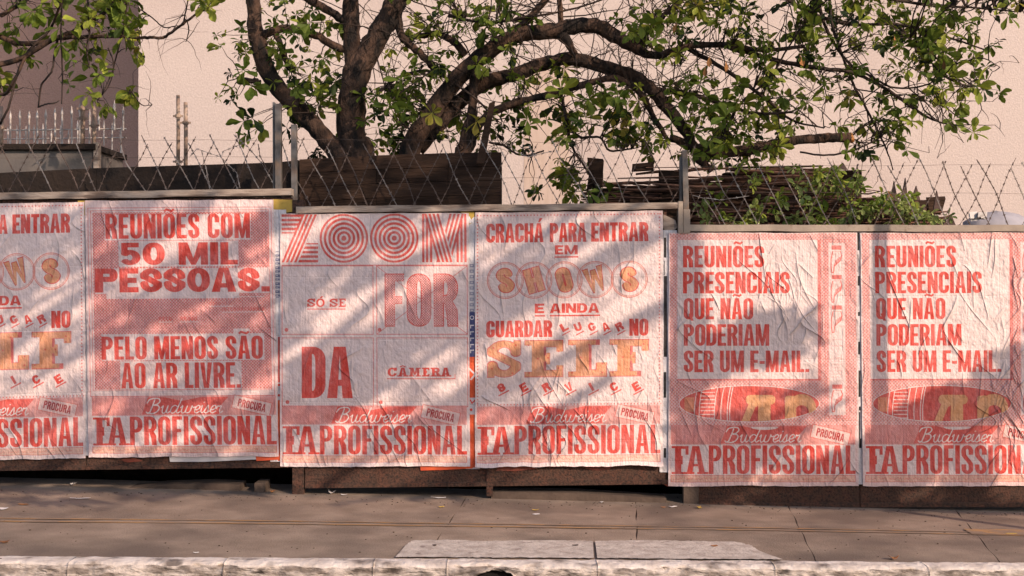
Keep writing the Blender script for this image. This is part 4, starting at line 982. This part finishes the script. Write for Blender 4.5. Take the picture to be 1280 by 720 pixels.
limb([(640, 46, 5), (690, -10, 4), (720, -60, 3.5), (760, -120, 2.5)], 'branch')
limb([(700, 38, 4), (700, 8, 3.4), (690, -40, 2.6)], 'branch')
limb([(790, 58, 4), (830, 20, 3.4), (880, -30, 3), (940, -90, 2.2)], 'branch')
cb = limb([(838, 172, 5), (870, 185, 6.5), (905, 190, 7), (940, 186, 7), (972, 179, 6), (1005, 175, 5.8), (1035, 172, 6), (1064, 172.5, 6.2)], 'cut_branch')
a = P(1064, 172.5, TY); mb = MB(); mb.tube([a+Vector((-.008, 0, 0)), a+Vector((.006, 0, 0)), a+Vector((.012, 0, .002))], [.041, .043, .036], 9, jit=.08); mb.build('sawn_end', M['sawn'], tree)
thin = [[(905, 56, 3.6), (930, 64, 3.4), (975, 76, 3), (1020, 85, 2.8), (1062, 90, 2.4), (1103, 108, 2), (1145, 138, 1.6), (1178, 154, 1.1), (1212, 156, .7)],
        [(1035, -20, 2), (1041, 33, 1.9), (1052, 66, 1.8), (1066, 104, 1.6), (1084, 138, 1.5), (1099, 167, 1.3), (1110, 192, 1), (1116, 212, .8)],
        [(1020, -20, 2.2), (1030, 30, 2), (1060, 78, 1.7), (1090, 96, 1.4), (1120, 110, 1.2), (1160, 105, 1), (1190, 84, .8)],
        [(860, 60, 3), (905, 86, 2.6), (950, 118, 2.2), (990, 150, 1.6), (1030, 160, 1)],
        [(880, 190, 2), (905, 165, 1.8), (925, 130, 1.6), (960, 100, 1.4), (985, 60, 1.1), (1010, 20, .8)],
        [(820, 112, 3.6), (860, 118, 3), (905, 130, 2.4), (945, 142, 2), (990, 140, 1.4)],
        [(1000, 190, 1.2), (1030, 194, 1.2), (1060, 190, 1.2), (1085, 180, 1), (1100, 172, .8)],
        [(612, 178, 1.4), (630, 182, 1.5), (645, 192, 1.4), (662, 194, 1.2), (680, 188, 1)],
        [(716, 165, 1.8), (728, 172, 1.8), (750, 172, 1.6), (762, 188, 1.4), (790, 186, 1.1)],
        [(700, 110, 2), (708, 150, 1.9), (716, 185, 1.7), (732, 210, 1.4), (748, 240, .9)],
        [(950, -30, 3), (1000, 10, 2.6), (1060, 30, 2.2), (1120, 30, 1.8), (1180, 45, 1.4), (1230, 62, .9)],
        [(1000, -40, 2.4), (1080, -10, 2.2), (1150, 5, 1.8), (1220, 10, 1.2), (1275, 15, .7)],
        [(1120, 30, 1.4), (1150, 60, 1.3), (1190, 80, 1.1), (1225, 72, .9), (1250, 84, .5)],
        [(1150, 60, 1.2), (1180, 95, 1.1), (1215, 108, .9), (1240, 104, .5)],
        [(470, 120, 2), (500, 96, 2), (540, 90, 1.8), (590, 120, 1.5), (620, 150, 1)],
        [(560, 20, 2), (610, 28, 1.8), (660, 22, 1.5), (720, 10, 1.2), (780, -10, .8)]]
for t_ in thin: limb([(p[0], p[1], p[2], rnd.uniform(-.15, .15)) for p in t_], 'branch', m='twig', sides=6, jit=.05)
npts = [Vector(v) for v in nodes]
LV1 = Leaves(); twigs = MB()
def near(p):
    return min(npts, key=lambda q_: (q_-p).length_squared)
def twig_to(p, r=.0045, mbb=twigs, src=None, wob=.05):
    a = src if src is not None else near(p); L = (p-a).length; n_ = 5; pts = []
    side = Vector((rnd.uniform(-1, 1), rnd.uniform(-1, 1), rnd.uniform(-.2, 1)))*wob*max(.3, L)*2
    for k_ in range(n_+1):
        t = k_/n_; pts.append(a.lerp(p, t)+side*sin(t*pi)+Vector((rnd.uniform(-1, 1), 0, rnd.uniform(-1, 1)))*.012*(0 < k_ < n_))
    mbb.tube(pts, [r*(1.5-1.1*k_/n_) for k_ in range(n_+1)], 4, cap=False); return pts[-1]-pts[-2], pts
CL = [(300,50,14,4),(318,88,12,3),(296,112,16,4),(300,150,12,3),(296,62,8,2),(350,15,14,5),(345,62,14,5),(370,38,14,5),(366,78,12,4),(372,102,16,6),(395,95,14,5),(398,125,14,5),(412,110,12,4),(392,20,14,5),
 (412,70,10,3),(470,128,16,6),(478,150,18,8),(492,110,16,5),(505,140,18,6),(515,60,14,4),(520,100,16,5),(530,30,16,6),(555,15,18,7),(590,20,16,6),(612,10,16,7),(630,25,16,6),(640,40,12,5),(615,50,10,3),
 (520,150,14,6),(550,85,12,4),(568,66,10,2),(600,88,12,3),(618,102,14,5),(645,62,14,4),(660,110,14,5),(690,100,14,4),(640,140,16,5),(600,150,14,5),(585,165,12,5),(655,180,8,1),(672,185,6,1),
 (690,225,12,4),(705,215,10,4),(730,230,16,6),(742,240,10,4),(700,140,16,6),(715,160,14,7),(735,130,12,4),(760,125,14,5),(775,150,16,6),(790,165,14,6),(805,180,14,5),(770,172,10,4),(780,110,12,4),
 (800,30,18,7),(812,42,10,5),(835,12,20,8),(850,40,16,6),(845,70,14,4),(870,95,16,5),(850,112,14,5),(872,130,16,7),(895,140,18,8),(905,160,20,10),(880,165,16,7),(915,180,16,8),(865,185,12,5),(930,150,16,6),(893,200,14,4),(925,120,16,5),
 (880,20,20,7),(905,10,18,7),(930,20,20,8),(950,45,16,5),(925,60,14,4),(945,85,14,4),(960,110,12,4),(975,150,16,6),(990,165,12,4),(985,120,16,6),(1005,100,14,4),(1030,110,12,4),(1010,15,20,9),(1030,35,18,7),(1000,45,14,5),
 (1055,15,20,8),(1075,55,14,5),(1060,125,8,3),(1082,8,18,7),(1110,15,18,7),(1105,55,14,6),(1118,85,14,4),(1135,35,18,8),(1140,60,14,6),(1165,20,18,7),(1160,60,14,5),(1180,75,16,7),(1200,55,16,7),(1190,35,14,5),(1215,70,12,4),(1225,20,16,5),(1245,12,14,4),(1265,8,12,3),
 (1240,98,10,3),(1215,104,12,4),(1190,100,14,4),(1175,120,14,5),(1150,118,10,4),(1120,155,14,6),(1102,165,12,5),(1130,145,10,3),(1110,130,10,3),(1218,165,4,1),(1000,70,12,3),(1035,68,10,3),(960,70,14,4),(1060,150,10,2),(965,185,14,5),(945,200,12,4),(1100,110,8,2),(1075,85,10,3),(1062,188,10,2),(1085,190,8,2)]
for cx, cy, sp, n_ in CL:
    for _ in range(max(1, int(n_*1.65))):
        p = P(rnd.gauss(cx, sp), rnd.gauss(cy, sp*.8), TY+rnd.gauss(0, .30)); ax, pts = twig_to(p, .0036)
        ax = (ax.normalized()*.7+Vector((rnd.uniform(-.4, .4), rnd.uniform(-.9, -.1), rnd.uniform(-.3, .5)))).normalized()
        mk = 'leaf' if rnd.random() < .58 else ('leafy' if rnd.random() < .72 else 'leafd')
        LV1.rosette(p, ax, rnd.randint(5, 9), rnd.choice([.05, .06, .075, .09, .11, .135])*rnd.uniform(.85, 1.1), mk)
# the dark shaded suckers round the stem bases
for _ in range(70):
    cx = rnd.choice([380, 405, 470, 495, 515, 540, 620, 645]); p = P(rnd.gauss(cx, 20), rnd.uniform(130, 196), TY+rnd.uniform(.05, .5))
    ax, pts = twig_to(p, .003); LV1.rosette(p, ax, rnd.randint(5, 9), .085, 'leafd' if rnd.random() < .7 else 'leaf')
# crown above the picture
for _ in range(420):
    cx = rnd.uniform(230, 1330); p = P(cx, rnd.uniform(-200, -8), TY+rnd.gauss(0, .55)); ax, pts = twig_to(p, .005, wob=.08); LV1.rosette(p, ax, rnd.randint(5, 8), .11, 'leaf')
# bare twig tangle
for _ in range(470):
    x0_, y0_ = rnd.uniform(440, 880), rnd.uniform(-10, 150)
    if rnd.random() < .35: x0_, y0_ = rnd.uniform(820, 1230), rnd.uniform(-5, 185)
    a = near(P(x0_, y0_, TY)); ang = rnd.uniform(0, 6.28); L = rnd.uniform(.2, .62)
    p = a+Vector((cos(ang)*L, rnd.uniform(-.2, .2), sin(ang)*L))
    if a.z < 2.55 and p.z < 2.5: continue
    d_, pts = twig_to(p, rnd.uniform(.0026, .0048), src=a, wob=.13)
    for _2 in range(2):
        c = rnd.choice(pts[2:]); e = c+Vector((rnd.uniform(-.14, .14), rnd.uniform(-.05, .05), rnd.uniform(-.14, .14))); twig_to(e, .0022, src=c)
o = twigs.build('twigs', M['twig'], tree); o['kind'] = 'stuff'
LV1.build(tree)
# a few dead leaves hanging
for x, y in ((1164, 58), (1180, 74), (1000, 69), (907, 76), (887, 70), (1040, 198), (882, 82), (560, 190), (1118, 45), (1110, 238), (846, 28)):
    me = LM['leaf']; o = bpy.data.objects.new('dead_leaf', dl) if 'dl' in globals() else None
    if o is None:
        dl = leaf_mesh('dead_leaf', M['deadleaf'], wd=.5); o = bpy.data.objects.new('dead_leaf', dl)
    link(o, tree); o.matrix_local = Matrix.Translation(-Vector(tree.location)) @ leafM(P(x, y, TY-.35), Vector((rnd.uniform(-.4, .4), -.3, -1)), .085, rnd.uniform(-1, 1))

# ------------------------------------------------------------------ second tree at the upper left
t2 = empty('tree', P(-260, 250, 1.3), 'slender dark branched tree reaching in at the upper left corner', 'tree'); n2 = []
Y2 = 1.3
limb([(-260, 420, 22), (-255, 200, 18), (-230, 60, 15), (-200, -60, 12), (-180, -200, 8)], 'trunk', t2, Y2, store=n2)
B2 = [[(-235, 110, 7), (-120, 95, 5), (-40, 88, 4), (20, 75, 3.4), (60, 52, 3.2), (90, 40, 3), (112, 28, 2.6), (135, 12, 2), (160, -20, 1.6)],
      [(-215, 0, 8), (-110, 10, 5), (-30, 35, 3.6), (30, 55, 3.2), (72, 48, 2.8), (110, 46, 2.4), (150, 46, 2.2), (173, 47, 2.1), (190, 47, 2.0), (203, 47, 1.9), (212, 42, 1.8), (229, 30, 1.6), (245, 18, 1.4), (262, 10, .9)],
      [(-40, 88, 3), (0, 118, 2.2), (18, 100, 2), (36, 64, 1.8), (60, 40, 1.6), (74, 10, 1.5), (80, -20, 1.4)],
      [(0, 20, 2.8), (22, 8, 2.4), (40, -5, 2)],
      [(72, 48, 1.6), (68, 70, 1.5), (64, 90, 1.3), (52, 106, 1.2), (48, 134, 1)],
      [(48, 134, 1.1), (58, 130, 1.1), (68, 129, 1), (74, 126, .8)], [(78, -10, 1.2), (76, 40, 1.1), (78, 90, 1), (77, 130, .8)],
      [(0, 155, 1.6), (12, 130, 1.5), (24, 85, 1.4), (40, 60, 1.3), (60, 40, 1.2)],
      [(110, 0, 1.4), (112, 40, 1.3), (108, 60, 1.1), (112, 85, .8)], [(160, -10, 1.2), (156, 25, 1.2), (148, 60, 1), (140, 90, 1), (128, 118, .8)],
      [(135, 60, 1), (142, 80, 1), (137, 105, .9), (122, 125, .7)], [(229, 30, 1), (232, 15, .9), (236, -4, .8)], [(208, 45, .9), (222, 35, .9), (232, 24, .8)], [(234, 26, .8), (236, 38, .8), (233, 50, .5)], [(176, 12, .8), (190, 22, .8), (205, 34, .8), (222, 32, .6)], [(160, 108, .8), (172, 126, .8), (180, 132, .6), (190, 131, .5)]]
for b_ in B2: limb([(p[0], p[1], p[2], rnd.uniform(-.1, .1)) for p in b_], 'branch', t2, Y2, m='bark' if b_[0][2] > 2.5 else 'twig', sides=6, jit=.05, store=n2)
npts = n2; L2 = Leaves(); tw2 = MB()
for cx, cy, sp, n_ in ((45, 14, 10, 4), (60, 2, 10, 4), (25, 32, 10, 3), (5, 45, 6, 2), (30, 65, 10, 3), (88, 52, 8, 4), (110, 50, 10, 4), (108, 15, 12, 3), (125, 22, 12, 4), (150, 12, 10, 4), (150, 28, 10, 5), (165, 20, 8, 4), (178, 25, 5, 2), (170, 60, 5, 3), (90, 84, 7, 2), (118, 88, 7, 3), (115, 120, 7, 2), (128, 130, 5, 2), (158, 116, 6, 4), (5, 95, 5, 3), (3, 108, 4, 2), (160, 40, 8, 3), (60, 30, 10, 2), (140, 5, 10, 4), (265, 5, 6, 3), (255, 2, 5, 2), (130, 0, 14, 5), (80, -8, 14, 5), (20, 5, 10, 2), (30, -10, 20, 5)):
    for _ in range(n_):
        p = P(rnd.gauss(cx, sp), rnd.gauss(cy, sp), Y2+rnd.gauss(0, .2)); ax, pts = twig_to(p, .0032, tw2)
        L2.rosette(p, (ax.normalized()*.5+Vector((rnd.uniform(-.4, .4), -.6, rnd.uniform(-.6, .4)))).normalized(), rnd.randint(4, 7), rnd.uniform(.10, .15), 'leafy' if rnd.random() < .3 else 'leaf')
for _ in range(150):
    p = P(rnd.uniform(-250, 260), rnd.uniform(-150, -15), Y2+rnd.gauss(0, .4)); ax, pts = twig_to(p, .004, tw2); L2.rosette(p, ax, 6, .11)
for _ in range(70):
    a = near(P(rnd.uniform(-10, 240), rnd.uniform(-5, 120), Y2)); ang = rnd.uniform(0, 6.28); L = rnd.uniform(.1, .35); twig_to(a+Vector((cos(ang)*L, rnd.uniform(-.1, .1), sin(ang)*L)), .0022, tw2, src=a, wob=.12)
o = tw2.build('twigs', M['twig'], t2); o['kind'] = 'stuff'; L2.build(t2, 280)

# ------------------------------------------------------------------ brushwood pile and creeper
bp_ = empty('brushwood_pile', P(900, 285, .8), 'heap of dry brown sticks and boards behind the wire at the right', 'wood pile')
def ptop(x):
    K = [(725, 262), (738, 200), (750, 202), (760, 214), (800, 208), (860, 206), (900, 205), (1000, 203), (1050, 206), (1080, 222), (1120, 240), (1150, 250), (1180, 262), (1195, 280)]
    for (a, b), (c, d) in zip(K[:-1], K[1:]):
        if a <= x <= c: return b+(d-b)*(x-a)/(c-a)
    return 284
for i in range(285):
    xc = rnd.uniform(735, 1175); L = rnd.uniform(50, 170); xa, xb = max(728, xc-L/2), min(1190, xc+L/2); tt = max(ptop(xa+3), ptop(xb-3)); yc = rnd.uniform(tt+3, 292)
    if yc < 228 and xc < 870 and rnd.random() < .45: continue
    sl_ = rnd.gauss(0, 3); Y = .75+rnd.random()*.6*(1 if yc < 240 else .8); r = rnd.choice([.004, .006, .009, .012])
    mb = MB(); mb.tube([P(xa, yc+sl_, Y), P((xa*2+xb)/3, yc+rnd.uniform(-2, 2), Y+rnd.uniform(-.03, .03)), P((xa+2*xb)/3, yc+rnd.uniform(-2, 2), Y), P(xb, yc-sl_, Y)], [r*.7, r, r, r*.6], 5)
    mb.build('stick', M['brush'], bp_)
for x0_, y0_, x1_, y1_, Y in ((750, 232, 905, 300, 1.1), (742, 236, 752, 300, .9), (785, 236, 800, 300, .85), (828, 215, 852, 300, .85), (735, 200, 752, 234, .9), (792, 205, 816, 216, .85), (905, 215, 1075, 300, 1.3), (1075, 250, 1165, 300, 1.2), (1160, 247, 1180, 270, .9)):
    a, b = P(x0_, y1_, Y), P(x1_, y0_, Y); mb = MB(); mb.box((a.x, Y, a.z), (b.x, Y+.04, b.z), jit=.025); mb.build('board', M['board'], bp_)
for x_, yb_, yt_, w in ((1118, 250, 226, 8), (1131, 248, 222, 7), (1145, 250, 232, 10), (1172, 262, 238, 9), (1186, 284, 268, 18), (1052, 212, 203, 14), (1073, 230, 205, 4)):
    a, b = P(x_, yb_, .8), P(x_+rnd.uniform(-2, 2), yt_, .8); w *= 1/165/2*1.1; mb = MB()
    mb.add([(a.x-w, .8, a.z), (a.x+w, .8, a.z), (b.x+w*.2, .8, b.z), (a.x-w, .82, a.z), (a.x+w, .82, a.z), (b.x+w*.2, .82, b.z)], [(0, 1, 2), (5, 4, 3), (0, 3, 4, 1), (1, 4, 5, 2), (2, 5, 3, 0)]); mb.build('tile_shard', M['shard'], bp_)
cr = empty('creeper', P(1060, 285, .6), 'leafy green creeper spilling over the brushwood behind the wire', 'plant'); L3 = Leaves(); st = MB()
dens = [(905, 262, 16, 10), (930, 268, 18, 14), (960, 262, 16, 12), (1000, 235, 14, 9), (1030, 225, 20, 18), (1060, 225, 18, 16), (1020, 255, 22, 10), (1050, 260, 22, 16), (1085, 245, 20, 22), (1105, 262, 20, 22), (1130, 255, 16, 16), (1150, 268, 16, 18), (1170, 272, 10, 10), (1080, 270, 20, 16), (1035, 274, 18, 12), (990, 272, 20, 9), (1015, 210, 18, 9), (960, 225, 18, 7), (900, 240, 12, 4), (1140, 245, 10, 5), (940, 215, 16, 5)]
for cx, cy, sp, n_ in dens:
    prev = P(cx+rnd.uniform(-20, 20), 290, .7)
    for _ in range(max(2, int(n_*.62))):
        x_, y_ = rnd.gauss(cx, sp), min(282, rnd.gauss(cy, sp*.55))
        if y_ < ptop(x_)-5: continue
        p = P(x_, y_, .62+rnd.uniform(-.15, .15)); twig_to(p, .0022, st, src=prev if rnd.random() < .3 else p+Vector((rnd.uniform(-.12, .12), .08, -.1)))
        L3.rosette(p, Vector((rnd.uniform(-.5, .5), -.9, rnd.uniform(-.1, .7))), rnd.randint(4, 7), rnd.uniform(.055, .095), rnd.choice(['vine', 'vine', 'vine', 'leafy', 'leaf']), 1.2)
o = st.build('stems', M['twig'], cr); o['kind'] = 'stuff'; L3.build(cr, 280)

M['sheet'] = mat('mound_shade_grey', (.30,.27,.29), .6, (.38,.34,.36), 6, 6, bump=.01, bscale=12)  # colour of the added mound, grey that stands in for shade on the wall
mb = MB(); c = P(1246, 292, 1.5); vs = []; nu, nv = 20, 8; rs = random.Random(9)
for j in range(nv+1):
    for i in range(nu):
        t = 2*pi*i/nu; e = j/nv*pi/2; k_ = 1+rs.uniform(-.05, .05)
        vs.append((c.x+.31*cos(t)*cos(e)*k_, c.y+.22*sin(t)*cos(e), c.z-.02+.20*sin(e)*k_))
mb.add(vs, [(j*nu+i, j*nu+(i+1) % nu, (j+1)*nu+(i+1) % nu, (j+1)*nu+i) for j in range(nv) for i in range(nu)])
tag(mb.build('shade_mound', M['sheet'], smooth=True), 'low grey mound added in place of wall shade behind the wire at the right edge', 'shade mound')
mb = MB(); a = P(1222, 270, 1.25)
for _ in range(7): q_ = a+Vector((rs.uniform(-.05, .05), rs.uniform(-.02, .02), rs.uniform(-.03, .03))); mb.box(q_-Vector((.03, .02, .015)), q_+Vector((.03, .02, .015)), jit=.015)
tag(mb.build('paper_bag', M['litter']), 'crumpled white bag lying before the grey mound behind the wire', 'litter')
# ------------------------------------------------------------------ litter on the sidewalk
def litter(px, py, w, h, m, label, cat, name, rot=0, curl=.3, z=0):
    x, y = G(px, py); n_ = 7; mb = MB(); vs = []; r = random.Random(px*3+py)
    W_ = w/225/2; H_ = h/225/2*2.6
    for k_ in range(n_):
        t = 2*pi*k_/n_; q_ = r.uniform(.5, 1.15); dx, dy = cos(t)*W_*q_, sin(t)*H_*q_
        c, s_ = cos(rot), sin(rot); vs.append((x+dx*c-dy*s_, y+dx*s_+dy*c, gz(x, y)+.006+z+curl*abs(dx)*r.uniform(.4, 1)))
    vs.append((x, y, gz(x, y)+.005+z)); vs += [(v[0], v[1], v[2]-.0015) for v in vs]
    fs = [(n_, k_, (k_+1) % n_) for k_ in range(n_)]+[(2*n_+1, n_+1+(k_+1) % n_, n_+1+k_) for k_ in range(n_)]+[(k_, n_+1+k_, n_+1+(k_+1) % n_, (k_+1) % n_) for k_ in range(n_)]
    mb.add(vs, fs); o = mb.build(name, m); tag(o, label, cat)
PL_, DL = M['litter'], M['deadleaf']
litter(5, 637, 17, 6, PL_, 'white paper scrap on the sidewalk at the left picture edge', 'litter', 'paper_litter')
litter(101, 624, 32, 2.4, PL_, 'long thin white paper strip on the sidewalk at the left', 'litter', 'paper_litter', .1, .1)
litter(415, 617.5, 14, 6, PL_, 'crumpled white paper just right of the hoarding post', 'litter', 'paper_litter', 0, .9)
litter(430, 619.5, 12, 2, PL_, 'small flat paper flake beside the crumpled white paper', 'litter', 'paper_litter')
litter(550, 623.5, 28, 4, PL_, 'wide white paper scrap against the base under the ZOOM poster', 'litter', 'paper_litter', .05, .3)
litter(670, 643.5, 15, 4, PL_, 'pale lilac paper scrap in mid sidewalk under the second poster from the post', 'litter', 'paper_litter', .2, .1)
litter(752, 628.5, 7, 3, PL_, 'tiny white scrap near the base left of the step in the hoarding', 'litter', 'paper_litter')
litter(840, 634.5, 16, 3, PL_, 'cream paper scrap at the foot of the post by the step', 'litter', 'paper_litter')
litter(1262, 668, 22, 3, M['yellow'], 'yellowish flattened leaf at the right end of the ochre line', 'leaf', 'fallen_leaf', 0, .1)
litter(30, 631.5, 20, 3, DL, 'brown fallen leaf on the sidewalk near the left paper scrap', 'leaf', 'fallen_leaf', 0, .2)
litter(6, 679, 14, 5, DL, 'brown fallen leaf lying nearest the kerb at the left edge', 'leaf', 'fallen_leaf', 0, .5)
litter(92, 606.5, 9, 9, M['litter'], 'curled pale leaf standing against the left hoarding', 'leaf', 'fallen_leaf', 0, 1.2)
litter(341, 615.5, 13, 5, DL, 'orange fallen leaf just left of the hoarding post', 'leaf', 'fallen_leaf', 0, .8)
litter(551, 634.5, 11, 3, M['yellow'], 'ochre leaf flake in front of the wide white scrap', 'leaf', 'fallen_leaf', 0, .2)
litter(669, 638.5, 12, 3, M['yellow'], 'yellow leaf just behind the lilac paper scrap', 'leaf', 'fallen_leaf', 0, .3)
litter(874, 635.5, 10, 5, M['yellow'], 'bright yellow fallen leaf right of the step post', 'leaf', 'fallen_leaf', 0, .7)
litter(829, 635, 9, 3, DL, 'brown leaf flake left of the step post', 'leaf', 'fallen_leaf')
litter(1117, 699.5, 13, 4, DL, 'ochre brown fallen leaf at the kerb on the right', 'leaf', 'fallen_leaf', 0, .7)
litter(893, 684.5, 13, 3, DL, 'dark brown leaf on the right half of the cement apron', 'leaf', 'fallen_leaf', .1, .3, .004)
litter(543, 683.5, 8, 4, M['bark'], 'dark bit of bark on the left of the cement apron', 'debris', 'bark_chip', 0, .3, .004)
litter(719, 683.5, 9, 3, M['bark'], 'dark chip of bark near the joint of the cement apron', 'debris', 'bark_chip', 0, .2, .004)
litter(245, 692, 8, 2, PL_, 'white fleck on the sidewalk by the kerb at the left', 'litter', 'paper_litter')
grit = MB()
for _ in range(420):
    px, py = rnd.uniform(0, 1280), rnd.uniform(616, 700)
    if rnd.random() < .55: py = 612+px*.022+abs(rnd.gauss(0, 5))
    x, y = G(px, max(606, py)); s_ = rnd.uniform(.0015, .0045); grit.box((x-s_, y-s_, gz(x, y)), (x+s_*1.3, y+s_, gz(x, y)+s_), jit=s_*.5)
o = grit.build('grit', M['plinth']); tag(o, 'scattered grit and crumbs on the sidewalk', 'grit', None, 'stuff')

# ------------------------------------------------------------------ across and along the street (outside the picture, they cast its shadows)
def back(px, py, Yc, Y0=0.0):
    """where something at depth Yc must stand to shade the point (px,py) of plane Y0"""
    p = P(px, py, Y0); t = (Y0-Yc)/(-SUN.y); return p+SUN*t
st_tree = empty('shadow_tree', (11.5, -3.0, -.2), 'unseen street tree, its limbs and leaf clumps added and shaped to cast the poster shadows', 'tree')  # unseen tree, limbs and leaves set by the shadows they have to cast
s_nodes = []
def wtube(pts, r, name, root, m='bark', n=8):
    mb = MB(); q_ = smooth_path([tuple(p)+(rr,) for p, rr in zip(pts, r)], 4); mb.tube([Vector(p[:3]) for p in q_], [p[3] for p in q_], n, jit=.08); return mb.build(name, M[m], root, smooth=True)
wtube([(11.5, -3.0, -.2), (11.4, -3.1, 2.2), (11.0, -3.4, 4.6), (10.2, -3.8, 6.4), (9.4, -4.2, 7.4)], [.26, .22, .19, .15, .11], 'trunk', st_tree)
for pts in ([(10.2, -3.8, 6.4), (7.8, -4.4, 6.7), (5.0, -4.6, 6.6), (1.8, -4.8, 6.5)], [(9.4, -4.2, 7.4), (6.6, -5.0, 7.5), (3.8, -5.2, 7.3), (.6, -5.4, 7.2)], [(9.4, -4.2, 7.4), (8.0, -4.8, 8.2), (6.0, -5.2, 8.8)]):
    wtube(pts, [.08, .055, .035, .014], 'branch', st_tree); s_nodes += [Vector(tuple(p)) for p in smooth_path(pts, 4)]
npts = s_nodes; L4 = Leaves(); tw4 = MB(); sr = random.Random(21)
def streak(px, py, L, ang, dens_=1.0, Yc=None, w=7, tr=.009, leafy=True):
    Yc = Yc or sr.uniform(-3.9, -5.4); a = radians(ang); n_ = max(2, int(L/9*dens_)); pts = []
    for k_ in range(n_):
        u = k_/(n_-1)-.5; q_ = back(px+cos(a)*L*u, py-sin(a)*L*u+sr.uniform(-2, 2), Yc); pts.append(q_)
    if len(pts) > 1: tw4.tube(pts, [tr]*len(pts), 4)
    if sr.random() < .08: tw4.tube([pts[0], pts[0]+SUN*((7.0-pts[0].z)/SUN.z)], [.004, .008], 4)  # added stem along the sun direction, so its own shadow is only a dot
    for q_ in pts if leafy else []:
        for _ in range(2):
            p = q_+Vector((sr.uniform(-.03, .03), sr.uniform(-.03, .03), sr.gauss(0, w/180)))
            d = Vector((cos(a)*sr.choice([1, -1]), sr.uniform(-.5, .5), sin(a)+sr.uniform(-.6, .3))); L4.l.append((leafM(p, d, sr.uniform(.10, .16), sr.uniform(-1, 1)), 'leaf', .1))
for _ in range(22):
    streak(sr.uniform(-60, 760), sr.uniform(245, 600), sr.uniform(90, 200), sr.gauss(31, 4), sr.uniform(.5, .8), sr.uniform(-6.2, -7.6), w=sr.uniform(5, 12))
for _ in range(30):
    streak(sr.uniform(-60, 560), sr.uniform(245, 600), sr.uniform(120, 300), sr.gauss(31, 4), sr.uniform(.4, .7), w=sr.uniform(1, 2.5), tr=sr.uniform(.012, .03))
for _ in range(118):
    streak(sr.uniform(-90, 735), sr.uniform(235, 610), sr.uniform(110, 420), sr.gauss(31, 5), .35, sr.uniform(-4.0, -7.2), tr=sr.choice([.012, .018, .025, .035, .05]), leafy=False)
def shade(poly, step, Yc, w=6, ang=20):  # leaf clumps added to fill a wanted shadow outline, real caster unknown
    xs = [p[0] for p in poly]; ys = [p[1] for p in poly]; n_ = int((max(xs)-min(xs))*(max(ys)-min(ys))/step**2); pp = np.array(poly, float)
    for _ in range(n_):
        x, y = sr.uniform(min(xs), max(xs)), sr.uniform(min(ys), max(ys))
        if inpoly(np.array([x]), np.array([y]), poly)[0]: streak(x, y, 24, ang, 1, Yc, w)
shade([(930, 405), (965, 398), (1002, 408), (1004, 440), (985, 458), (925, 460), (900, 478), (872, 480), (872, 440)], 8, -3.9, 3)
shade([(838, 285), (868, 285), (872, 480), (866, 560), (838, 620)], 10, -4.2, 3, 80)
shade([(872, 545), (905, 520), (955, 530), (975, 560), (945, 600), (872, 640)], 8.5, -4.2, 4)
shade([(985, 470), (1030, 500), (1020, 540), (975, 520)], 12, -4.2, 4)
shade([(1000, 590), (1075, 558), (1170, 498), (1300, 430), (1300, 500), (1220, 532), (1170, 590), (1075, 640), (985, 640)], 8.5, -3.7, 3, 28)
shade([(1180, 585), (1215, 560), (1240, 640), (1190, 640)], 9, -3.9, 3, 70)
shade([(930, 618), (1300, 636), (1420, 668), (1280, 656), (1000, 640)], 7, -4.0, 2, 5)
shade([(-100, 606), (370, 606), (330, 622), (120, 632), (-100, 642)], 15, -4.4, 2, 3)
shade([(-60, 655), (60, 660), (85, 672), (30, 684), (-60, 686)], 13, -4.6, 2, 3)
for _ in range(110): streak(sr.uniform(250, 1150), sr.uniform(-80, 215), 120, 25, .9, -5.5, w=9)
o = tw4.build('twigs', M['twig'], st_tree); o['kind'] = 'stuff'; L4.build(st_tree, 200)  # streak tubes and stems placed for their shadows, built as twigs
pole = empty('utility_pole', (0, 0, 0), 'round concrete utility pole at the kerb, out of the picture to the right', 'pole')
q_ = back(1096, 500, -1.7); base = Vector((q_.x, -1.7, gz(q_.x, -1.7)-.1)); pole.location = base
mb = MB(); mb.tube([base, base+Vector((0, 0, 7.5))], [.046, .036], 14); mb.build('shaft', M['pole'], pole, smooth=True)
mb = MB(); c = base+Vector((0, 0, 7.0)); mb.box((c.x-.7, c.y-.05, c.z-.05), (c.x+.7, c.y+.05, c.z+.05)); mb.build('crossarm', M['board'], pole)
shop = empty('shop', (0, -12, 0), 'low plastered shop across the street, behind the viewer', 'building')
mb = MB(); mb.box((-14, -18, 0), (14, -12, 3.6)); mb.build('wall', M['shop'], shop)
mb = MB(); mb.box((-14.3, -18.3, 3.6), (14.3, -11.7, 3.8)); mb.build('roof', M['rooftile'], shop)
for k_ in range(6):
    x = -12+k_*4.4; mb = MB(); mb.box((x, -12.02, .1), (x+2.6, -11.96, 2.6)); s_ = mb.build('shutter', M['steel'], shop)
    for j in range(9):
        mb = MB(); mb.box((x+.05, -11.965, .3+j*.25), (x+2.55, -11.945, .33+j*.25)); mb.build('rib', M['steel'], s_)
